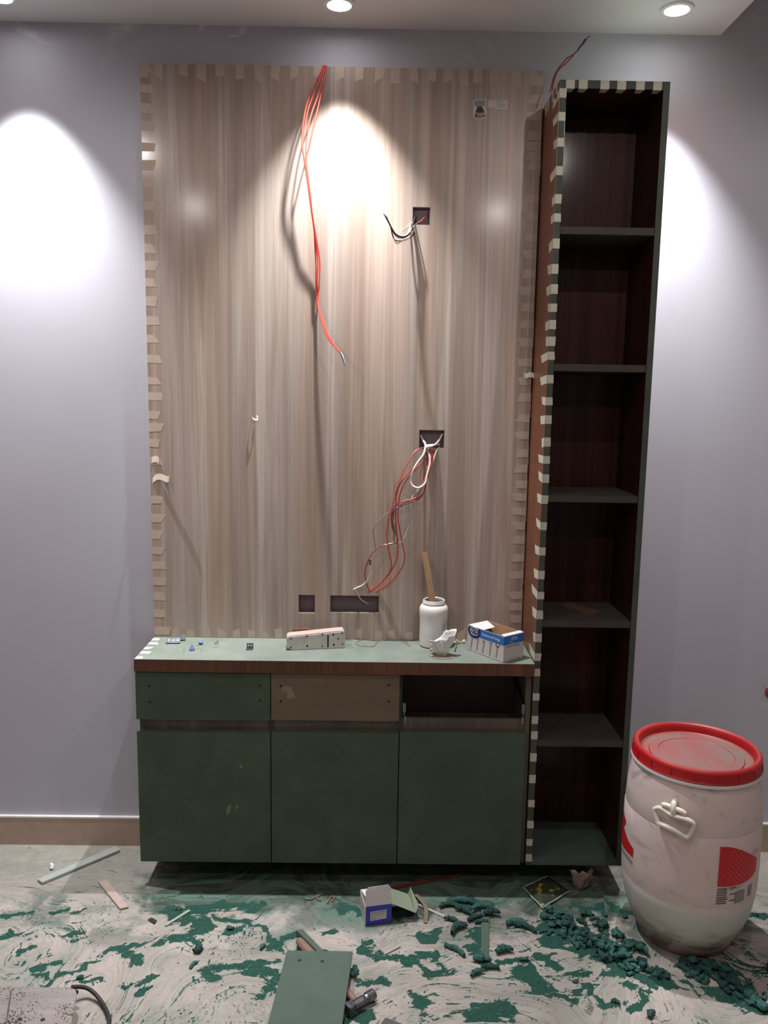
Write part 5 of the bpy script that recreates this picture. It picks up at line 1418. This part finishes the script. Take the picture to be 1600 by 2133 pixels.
m.prism([e0 + pp * .011 + Vector((0, 0, .012)), e0 - pp * .011 + Vector((0, 0, .012)), e0 - pp * .011 - Vector((0, 0, .012)), e0 + pp * .011 - Vector((0, 0, .012))], -px_ * .010)
e1 = e0 - px_ * .010
m.prism([e1 + pp * .013 + Vector((0, 0, .011)), e1 - pp * .013 + Vector((0, 0, .011)), e1 - pp * .013 - Vector((0, 0, .011)), e1 + pp * .013 - Vector((0, 0, .011))], -px_ * .012)
m.build('head', M['steel'], hm, smooth=True, bevel=.0008)
# green batten beside the handle
q = [Vector((x, y, FZ)) for x, y in ((.5166, -.4808), (.5341, -.4741), (.6560, -.6420), (.6400, -.6440))]
tag(MB().prism(q, (0, 0, .018)).build('batten', M['mdf_offcut'], origin=tuple(q[0]), bevel=.0006), 'narrow green fibreboard batten lying along the hammer handle', 'batten')
# loose strips
def strip(px, z, th_, mat, label, cat='strip', name='wood_strip', bev=.0006):
    m = MB().prism([(x, y, FZ) for x, y, _ in px], (0, 0, th_))
    return tag(m.build(name, mat, origin=(px[0][0], px[0][1], FZ), bevel=bev), label, cat)
sg = strip([(-0.3377,-0.2275,0.01),(-0.3152,-0.2453,0.01),(-0.1274,-0.054,0.01),(-0.1512,-0.0305,0.01)], 0, .0085, M['greystrip'], 'long pale grey strip lying slanted on the floor by the left baseboard')
strip([(-0.1432,-0.2311,0.006),(-0.1191,-0.2203,0.006),(-0.0063,-0.3601,0.006),(-0.0296,-0.3699,0.006)], 0, .0055, M['pinkwood'], 'short pinkish wood piece lying slanted left of the cabinet shadow', 'wood piece', 'wood_piece')
strip([(0.1237,-0.4396,0.004),(0.1296,-0.4462,0.004),(0.1843,-0.3754,0.004),(0.1784,-0.3685,0.004)], 0, .004, M['greystrip'], 'thin pale stick on the green dust in front of the cabinet left door')
strip([(1.0777,-0.3195,0.004),(1.1033,-0.3191,0.004),(1.0649,-0.5809,0.004),(1.0434,-0.5811,0.004)], 0, .004, M['mdf_offcut'], 'straight green strip pointing away from the camera beneath the thick green rolls')
strip([(0.772,-0.5529,0.004),(0.7747,-0.5608,0.004),(0.8204,-0.5259,0.004),(0.8179,-0.5177,0.004)], 0, .003, M['greystrip'], 'short pale stick on the dust right of the grey-green board')
strip([(0.878,-0.3321,0.004),(0.8842,-0.3272,0.004),(0.9602,-0.3827,0.004),(0.9536,-0.3919,0.004)], 0, .002, M['greystrip'], 'flat pale strip half buried in dust right of the blue carton')
strip([(x, y, z) for x, y, z in [(0.7973,-0.2563,0.012),(0.8053,-0.2408,0.012),(1.0321,-0.1626,0.012),(1.031,-0.1735,0.012)]], 0, .006, M['redstick'], 'dull red strip lying in the shadow beneath the cabinet')
tag(MB().tube([Vector((-0.3194,-0.1615,0.004)), Vector((-0.3186,-0.1547,0.01)), Vector((-0.3263,-0.147,0.012))], .006, 8, 3).build('white_scrap', M['paper_white'], origin=(-0.322,-0.1551,0.0), smooth=True), 'tiny white scrap behind the long grey strip on the floor', 'scrap')
strip([(0.0675,-0.4159,0.004),(0.0765,-0.4068,0.004),(0.0958,-0.42,0.004),(0.0929,-0.4357,0.004)], 0, .003, M['rubber'], 'small dark flake left of the thin pale stick', 'flake', 'dark_flake')
# black frayed tuft
r = random.Random(12)
c = Vector((0.1449,-0.3629,0.003))
m = MB()
for k in range(26):
    a_ = r.uniform(0, 6.28)
    L_ = r.uniform(.006, .017)
    p0 = c + Vector((r.uniform(-.012, .012), r.uniform(-.008, .008), .001))
    m.tube([p0, p0 + Vector((math.cos(a_) * L_ * .5, math.sin(a_) * L_ * .5, .004)), p0 + Vector((math.cos(a_) * L_, math.sin(a_) * L_, r.uniform(.001, .007)))], .0007, 4, 2)
tag(m.build('dark_tuft', M['green_wire'], origin=tuple(c)), 'dark frayed tuft at the edge of the cabinet shadow', 'tuft')
# crumpled brownish film and a flat patterned packet under the shelf unit
c = (1.4058,-0.2364,0.002)
o = crumple_bag((c[0], c[1], FZ), .030, .022, .055, M['mud'], 'crumpled_film', 'crumpled brownish film under the tall shelf unit', 21)
pk = [(1.2218,-0.2424,0.004),(1.2629,-0.3455,0.004),(1.3681,-0.258,0.004),(1.3124,-0.1778,0.004)]
def packet_mat():
    t = NT('patterned_packet')
    nz = t.noise(t.coord((30, 30, 30)), 1.0, 3, .6)
    t.base(t.ramp(nz, [(.45, lin((52, 62, 48))), (.62, lin((60, 70, 54))), (.68, lin((176, 150, 60)))]))
    t.set(Roughness=.3)
    return t.m
pt = thing('foil_packet', 'flat dark green patterned packet with pale foil edges in front of the shelf unit', 'packet', (pk[0][0], pk[0][1], FZ))
PK = [Vector((x, y, FZ)) for x, y, z in pk]
m = MB()
vs, fs = [], []
N_ = 8
rq = random.Random(2)
for i in range(N_ + 1):
    for j in range(N_ + 1):
        s, w_ = i / N_, j / N_
        q = PK[0] * (1 - s) * (1 - w_) + PK[1] * s * (1 - w_) + PK[2] * s * w_ + PK[3] * (1 - s) * w_
        b_ = math.sin(PI * s) * math.sin(PI * w_)
        vs.append(q + Vector((0, 0, .002 + .012 * b_ + rq.uniform(0, .004))))
for i in range(N_):
    for j in range(N_):
        a_ = i * (N_ + 1) + j
        fs.append((a_, a_ + N_ + 1, a_ + N_ + 2, a_ + 1))
m.add(vs, fs)
po = m.build('packet_face', packet_mat(), pt, smooth=True)
sm_ = po.modifiers.new('thick', 'SOLIDIFY')
sm_.thickness = .001
for i0, i1 in ((0, 1), (1, 2), (0, 3)):
    e0, e1 = PK[i0], PK[i1]
    mid = e0.lerp(e1, .5) + Vector((0, 0, .004))
    MB().tube([e0 + Vector((0, 0, .004)), e0.lerp(e1, .25) + Vector((0, 0, .0055)), mid, e0.lerp(e1, .75) + Vector((0, 0, .006)), e1 + Vector((0, 0, .004))], .0026, 6, 3).build('foil_edge', M['foil'], pt, smooth=True)
# thin straw-coloured scraps in the shadow edge, its dimness worked into their colour
M['straw'] = plain('straw_scrap', (116, 102, 84), .8, .1)
for k, (p, lab) in enumerate((( [(0.528,-0.3068,0.003),(0.5492,-0.309,0.003),(0.5682,-0.2815,0.003)], 'leftmost straw-coloured scrap at the shadow edge'),
                              ([(0.5766,-0.3158,0.003),(0.5636,-0.3014,0.003),(0.5815,-0.2763,0.003)], 'middle straw-coloured scrap at the shadow edge'),
                              ([(0.5984,-0.33,0.003),(0.6084,-0.2958,0.003),(0.6175,-0.2981,0.003),(0.6127,-0.3202,0.003)], 'rightmost straw-coloured scrap at the shadow edge'))):
    tag(MB().tube([Vector(q) for q in p], .0026, 5, 3).build('straw_scrap', M['straw'], origin=p[0]), lab + ' left of the blue carton', 'scrap')
# beige ribbon of card behind the blue carton lid
rb_ = [(0.8654,-0.2784,0.004),(0.8769,-0.2932,0.004),(0.8889,-0.3223,0.004),(0.9007,-0.3508,0.004),(0.9015,-0.3881,0.004),(0.8967,-0.4199,0.004)]
m = MB()
P = curve([Vector((x, y, .003 + .010 * math.sin(PI * i / 5))) for i, (x, y, z) in enumerate(rb_)], 3)
for i in range(len(P) - 1):
    d = (P[i + 1] - P[i])
    s_ = Vector((-d.y, d.x, 0)).normalized() * .006
    m.obox(P[i] - s_, s_ * 2, d, (0, 0, .0008))
tag(m.build('card_ribbon', M['straw'], origin=rb_[0]), 'curled beige ribbon on the floor right of the blue carton', 'ribbon')
# metal base plate of a tool with its cable, lower left corner
bp_ = [Vector(q) for q in [(-0.2857,-0.7621,0.05),(-0.0331,-0.7644,0.05),(-0.0173,-0.771,0.05),(-0.0082,-0.7859,0.05),(0.0157,-0.89,0.05),(0.0433,-1.0031,0.05),(-0.1671,-1.005,0.05)]]
tl = thing('power_tool', 'power tool with speckled flat base plate and black cable, lower left corner', 'power tool', (bp_[1].x, bp_[1].y, 0))
def plate_mat():
    t = NT('speckled_plate')
    v = t.coord()
    nz = t.noise(v, 210, 2, .5)
    cl = t.noise(v, 14, 2, .5)
    k = t.ramp(t.math('ADD', nz, t.math('MULTIPLY', cl, .6)), [(.93, (0, 0, 0)), (.96, (1, 1, 1))])
    bs = t.ramp(t.noise(t.coord((4, 40, 4)), 1.0, 4, .6), [(.3, lin((136, 128, 123))), (.7, lin((158, 150, 145)))])
    t.base(t.mix(k, bs, lin((60, 46, 42))))
    t.set(Roughness=.5, Metallic=.15)
    return t.m
pmat = plate_mat()
pl = MB().prism(bp_, (0, 0, .006)).build('base_plate', pmat, tl, bevel=.001)
for q in [(-0.1145,-0.8726,0.056),(-0.0585,-0.8736,0.056)]:
    MB().prism([Vector(q) + Vector((.0055 * math.cos(b), .0055 * math.sin(b), 1e-4)) for b in [2 * PI * j / 14 for j in range(14)]], (0, 0, .0004)).build('bolt_hole', M['rod'], pl)
g0, g1 = [Vector(q) for q in [(-0.1795,-0.7752,0.056),(-0.1388,-0.8986,0.056)]]
MB().obox(g0 + Vector((0, 0, 1e-4)), (.004, 0, 0), g1 - g0, (0, 0, .0008)).build('groove', M['steel'], pl)
xa, ya = bp_[0].x + .03, bp_[0].y
MB().box(xa, bp_[2].x - .03, ya - .19, ya - .035, FZ, .050).build('motor_body', M['rubber'], tl, bevel=.008)
MB().tube([(-0.0448,-0.7537,0.04),(-0.032,-0.7553,0.04),(-0.0167,-0.7636,0.04)], .006, 8, 3).build('cable_boot', M['rubber'], tl, smooth=True)
cq_ = [(-0.0374,-0.7436,0.01),(-0.022,-0.7349,0.01),(-0.0027,-0.7295,0.01),(0.0206,-0.7395,0.01),(0.0446,-0.7595,0.01),(0.066,-0.7873,0.01),(0.0808,-0.8145,0.01),(0.0887,-0.8426,0.01),(0.0963,-0.8804,0.01)]
cz = [.040, .034, .026, .018, .010, .008, .007, .007, .007]
MB().tube([Vector((x, y, zz)) for (x, y, _), zz in zip(cq_, cz)], .0052, 9, 5).build('cable', M['rubber'], tl, smooth=True)
# dark slab at the bottom edge
q = [Vector(x) for x in [(0.773,-0.8247,0.03),(0.8307,-0.8539,0.03),(0.8243,-0.9606,0.03),(0.7459,-0.9474,0.03),(0.7574,-0.8531,0.03)]]
tag(MB().prism([(x.x, x.y, FZ) for x in q], (0, 0, .030)).build('dark_block', M['slate'], origin=(q[0].x, q[0].y, FZ), bevel=.003), 'dark grey metal block cut off by the bottom edge of the picture', 'block')
# slipper at the right edge
c = Vector((1.8596,-0.6125,0.012))
sl = thing('slipper', 'brown slipper with a dark strap at the right picture edge', 'slipper', (c.x, c.y, 0))
dir_ = Vector((.9, .44, 0)).normalized()
sd_ = Vector((-dir_.y, dir_.x, 0))
ol = []
for k in range(28):
    b = 2 * PI * k / 28
    x, y = math.cos(b), math.sin(b)
    w_ = .046 * (1 + .10 * x - .10 * math.cos(2 * b))
    ol.append((x * .115, y * w_))
off = c + dir_ * .085
MB().prism([off + dir_ * x + sd_ * y + Vector((0, 0, FZ - c.z)) for x, y in ol], (0, 0, .014)).build('outsole', M['rubber'], sl, bevel=.002)
MB().prism([off + dir_ * x * .97 + sd_ * y * .95 + Vector((0, 0, FZ + .014 - c.z)) for x, y in ol], (0, 0, .008)).build('insole', M['slipper'], sl, bevel=.003)
arch = []
for s_ in (-.055, -.012):
    cc = off + dir_ * s_
    arch.append([cc + sd_ * (.047 * math.cos(PI * j / 8)) + Vector((0, 0, FZ + .016 - c.z + .042 * math.sin(PI * j / 8))) for j in range(9)])
m = MB()
for j in range(8):
    d = arch[1][j] - arch[0][j]
    m.obox(arch[0][j], arch[0][j + 1] - arch[0][j], d, (arch[0][j] - off + Vector((0, 0, .01))).normalized() * .003)
m.build('strap', M['strap'], sl)

# ------------------------------------------------------------------ green shavings
def chip_mat():
    t = NT('green_shaving')
    oi = t.n('ShaderNodeObjectInfo')
    nz = t.noise(t.coord(), 60, 3, .6)
    c = t.ramp(t.math('ADD', t.math('MULTIPLY', nz, .5), t.math('MULTIPLY', oi.outputs['Random'], .5)), [(.25, lin((20, 50, 46))), (.75, lin((54, 98, 91)))])
    t.base(c)
    t.set(Roughness=.7)
    t.b.inputs['Specular IOR Level'].default_value = .3
    return t.m
chip_m = chip_mat()
def chip_mesh(seed, L, R, turns, segs=5, ring=8):
    """a curled shaving: a sheet rolled up on itself, crinkled along its length"""
    r = random.Random(seed)
    vs, fs = [], []
    for i in range(segs + 1):
        f = i / segs
        x = (f - .5) * L
        by = .18 * L * math.sin(PI * f) * r.uniform(.6, 1)
        pin = 1 - .25 * abs(2 * f - 1) ** 3 + r.uniform(-.2, .2) - (.14 if i % 2 else 0)
        a0 = r.uniform(-.2, .2)
        for k in range(ring + 1):
            a = a0 + turns * 2 * PI * k / ring
            rr_ = R * pin * (1 - .30 * k / ring) * r.uniform(.84, 1.14)
            vs.append((x + r.uniform(-.04, .04) * L, by + rr_ * math.cos(a), R + rr_ * .92 * math.sin(a)))
    n = ring + 1
    for i in range(segs):
        for k in range(ring):
            fs.append((i * n + k, i * n + k + 1, (i + 1) * n + k + 1, (i + 1) * n + k))
    me = bpy.data.meshes.new('curled_shaving')
    zmin = min(q[2] for q in vs)
    me.from_pydata([(x, y, z - zmin) for x, y, z in vs], [], fs)
    me.materials.append(chip_m)
    return me
small = [chip_mesh(100 + i, .019 + .004 * (i % 4), .0072 + .0016 * (i % 3), (.52, .66, .95, .58)[i % 4]) for i in range(8)]
big_ = [chip_mesh(200 + i, .050 + .006 * (i % 4), .0095 + .0012 * (i % 3), 1.12, 8, 9) for i in range(5)]
def put_chip(me, x, y, z, rz, tilt=0.0, roll=0.0, s=1.0, label=None, group=None):
    o = bpy.data.objects.new('curled_shaving', me)
    COL.objects.link(o)
    o.location = (x, y, z)
    o.rotation_euler = (roll, tilt, rz)
    o.scale = (s, s, s)
    return tag(o, label, 'shaving', group)
rc_ = random.Random(31)
# thick rolls right of the blue carton
ROLLS = [(0.9887,-0.3436,0.0),(1.0172,-0.3691,0.0),(1.013,-0.3242,0.0),(1.067,-0.359,0.0),(1.1004,-0.3841,0.0),(1.0485,-0.403,0.0),(0.9753,-0.4108,0.0),(0.9929,-0.4526,0.0),(0.9713,-0.547,-0.0),(1.0454,-0.5875,0.0),(1.064,-0.6179,0.0),(1.0259,-0.6371,0.0),(1.169,-0.4282,0.0),(1.1917,-0.4455,0.0),(1.1133,-0.5472,0.0),(1.0654,-0.4185,0.0),(0.9654,-0.3392,0.0),(1.0354,-0.3238,0.0)]
RANG = (-.45, -.5, .1, .35, .12, .45, -.35, .75, -.62, -.25, .1, .55, .1, -.5, .1, .2, .3, -.2)
RLAB = ('thick green roll at the left of the clump right of the blue carton', 'thick green roll in the middle of the clump, leaning towards the green strip', 'thick green roll at the back of the clump in the shadow edge',
        'thick green roll lying across the green strip, rear one', 'thick green roll lying across the green strip, front one', 'thick green roll just left of the green strip, below the crossing ones',
        'short green roll apart at the left front of the clump', 'green roll pointing away from the clump towards the camera', 'long green roll alone between the hammer and the green strip',
        'green roll at the near end of the green strip', 'squat green roll in front of the near end of the green strip', 'thin green roll front left of the green strip end',
        'round green roll left of the big heap of shavings', 'green roll between the round one and the big heap', 'flat green roll alone right of the green strip', 'small green roll hugging the left side of the green strip',
        'small green roll farthest left behind the clump', 'small green roll behind the clump beside the strip')
for k, (q, an, lb) in enumerate(zip(ROLLS, RANG, RLAB)):
    put_chip(big_[k % 5], q[0], q[1], FZ + (.004 if k in (3, 4) else 0), an + rc_.uniform(-.1, .1), 0, rc_.uniform(-.3, .3), .80 if k in (6, 11, 15, 16, 17) else 1.0, lb, 'thick green rolls of shaving')
# the heap left of the drum: (pixel centre line, spread) laid out on the floor
HEAP = [(1.2756,-0.4267,1.3444,-0.4694,1.4023,-0.5415,0.0318),(1.2756,-0.4267,1.3444,-0.4694,1.4023,-0.5415,0.0318),(1.2729,-0.37,1.3215,-0.415,0.0236),(1.3997,-0.5004,1.4801,-0.5996,0.0337),(1.3462,-0.4907,1.4621,-0.5706,0.0338),(1.4905,-0.609,1.5377,-0.6459,0.0161),(1.3797,-0.3846,1.473,-0.489,0.0162),(1.4698,-0.4995,1.5163,-0.5501,0.0169)]
def ok_xy(x, y):
    return math.hypot(x - DX, y - DY) > .139 and y > -.95
cnt = 0
grid = {}
for hi, pt_ in enumerate(HEAP):
    w = pt_[-1]
    q = [(pt_[i], pt_[i + 1]) for i in range(0, len(pt_) - 1, 2)]
    for k in range(32 if hi < 5 else 15):
        s = rc_.random() * (len(q) - 1)
        i = min(int(s), len(q) - 2)
        f = s - i
        x = q[i][0] + (q[i + 1][0] - q[i][0]) * f + rc_.gauss(0, .55) * w
        y = q[i][1] + (q[i + 1][1] - q[i][1]) * f + rc_.gauss(0, .75) * w
        if not ok_xy(x, y):
            continue
        key = (int(x / .016), int(y / .016))
        lv = grid.get(key, 0)
        if lv > 1:
            continue
        grid[key] = lv + 1
        put_chip(small[rc_.randrange(8)], x, y, FZ + lv * .010, rc_.uniform(0, 6.28), rc_.uniform(-.25, .25) * lv, rc_.uniform(-.5, .5) * lv, rc_.uniform(.75, 1.2),
                 'curled green shaving in the heap on the floor left of the drum', 'green shavings in the heap left of the drum')
# the scatter in front of the drum
BAND = [(1.605,-0.5884,1.7054,-0.6064,1.7643,-0.6246,0.019),(1.6708,-0.6257,1.7753,-0.7147,0.02),(1.7059,-0.698,1.7759,-0.7404,0.0207),(1.6081,-0.598,1.6463,-0.6538,0.0135)]
for hi, pt_ in enumerate(BAND):
    w = pt_[-1]
    q = [(pt_[i], pt_[i + 1]) for i in range(0, len(pt_) - 1, 2)]
    for k in range(13):
        s = rc_.random() * (len(q) - 1)
        i = min(int(s), len(q) - 2)
        f = s - i
        x = q[i][0] + (q[i + 1][0] - q[i][0]) * f + rc_.gauss(0, .6) * w
        y = q[i][1] + (q[i + 1][1] - q[i][1]) * f + rc_.gauss(0, .6) * w
        if ok_xy(x, y):
            put_chip(small[rc_.randrange(8)], x, y, FZ, rc_.uniform(0, 6.28), 0, 0, rc_.uniform(.9, 1.4),
                     'curled green shaving scattered on the floor in front of the drum', 'green shavings scattered in front of the drum')
LONE = [(1.3763,-0.7362,-0.0),(1.4569,-0.7819,0.0),(1.4041,-0.3751,0.0),(1.4504,-0.3674,0.0),(1.5062,-0.3782,0.0),(1.3,-0.4593,0.0),(1.1646,-0.5743,0.0),(0.6862,-0.6337,0.0),(1.9165,-0.363,0.0),(0.4277,-0.5358,0.0),(0.2458,-0.5522,0.0),(0.2479,-0.6108,0.0),(-0.0451,-0.6645,0.0),(1.4482,-0.5942,-0.0),(1.4471,-0.6284,-0.0),(1.5436,-0.6366,0.0),(1.2892,-0.658,0.0),(0.3199,-0.451,0.0)]
LLAB = ('green shaving alone left of the near dust swirl, by the bottom right', 'green shaving nearest the bottom edge, front of the drum', 'dark green shaving at the back of the heap, in the shadow edge', 'dark green shaving at the back of the heap beside the drum',
        'green shaving touching the left side of the drum', 'green shaving at the left rim of the heap', 'flat green shaving alone left of the heap front', 'green crumpled shaving touching the right side of the grey-green board', 'green shaving behind the drum at the right edge',
        'small green shaving left of the hammer handle', 'green shaving at left of the curved dust stroke', 'dark flat shaving left of the board, near the front', 'green shaving alone behind the power tool', 'green shaving in front of the heap, upper of a pair',
        'green shaving in front of the heap, lower of a pair', 'green shaving at the front tip of the heap', 'thin green shaving on pale dust in front of the heap', 'small green shaving on the curved dust stroke')
for k, (q, lb) in enumerate(zip(LONE, LLAB)):
    put_chip(small[k % 8], q[0], q[1], FZ, rc_.uniform(0, 6.28), 0, 0, 1.25 if k in (0, 1, 7) else .95, lb, 'single green shavings on the floor')
# loose green crumbs, far too many to count
r = np.random.default_rng(4)
vs, fs = [], []
for pt_ in list(GREEN) + list(HEAP) * 3 + list(BAND) * 2:
    w = pt_[-1]
    q = [(pt_[i], pt_[i + 1]) for i in range(0, len(pt_) - 1, 2)]
    L_ = sum(math.hypot(q[i + 1][0] - q[i][0], q[i + 1][1] - q[i][1]) for i in range(len(q) - 1))
    for k in range(int(18 + 900 * L_ * w / .01 * .06)):
        s = r.random() * (len(q) - 1)
        i = min(int(s), len(q) - 2)
        f = s - i
        x = q[i][0] + (q[i + 1][0] - q[i][0]) * f + r.normal() * .75 * w
        y = q[i][1] + (q[i + 1][1] - q[i][1]) * f + r.normal() * .75 * w
        if math.hypot(x - DX, y - DY) < .135 or y > -.02 or abs((x - h0.x) * dv.y - (y - h0.y) * dv.x) < .03 and -.52 > y > -.80:
            continue
        g = .0012 + .0026 * r.random() ** 2
        o = len(vs)
        a_ = r.random() * 6.28
        for j in range(3):
            vs.append((x + g * math.cos(a_ + j * 2.1), y + g * math.sin(a_ + j * 2.1), .0008))
        vs.append((x + g * .2, y, .001 + g * .9))
        fs += [(o, o + 1, o + 3), (o + 1, o + 2, o + 3), (o + 2, o, o + 3), (o, o + 2, o + 1)]
me = bpy.data.meshes.new('dust_crumbs')
me.from_pydata(vs, [], fs)
me.materials.append(plain('green_crumb', (48, 98, 86), .8, .3, 200))
o = bpy.data.objects.new('dust_crumbs', me)
COL.objects.link(o)
tag(o, 'green fibreboard crumbs strewn over the dusty floor', 'crumbs', kind='stuff')
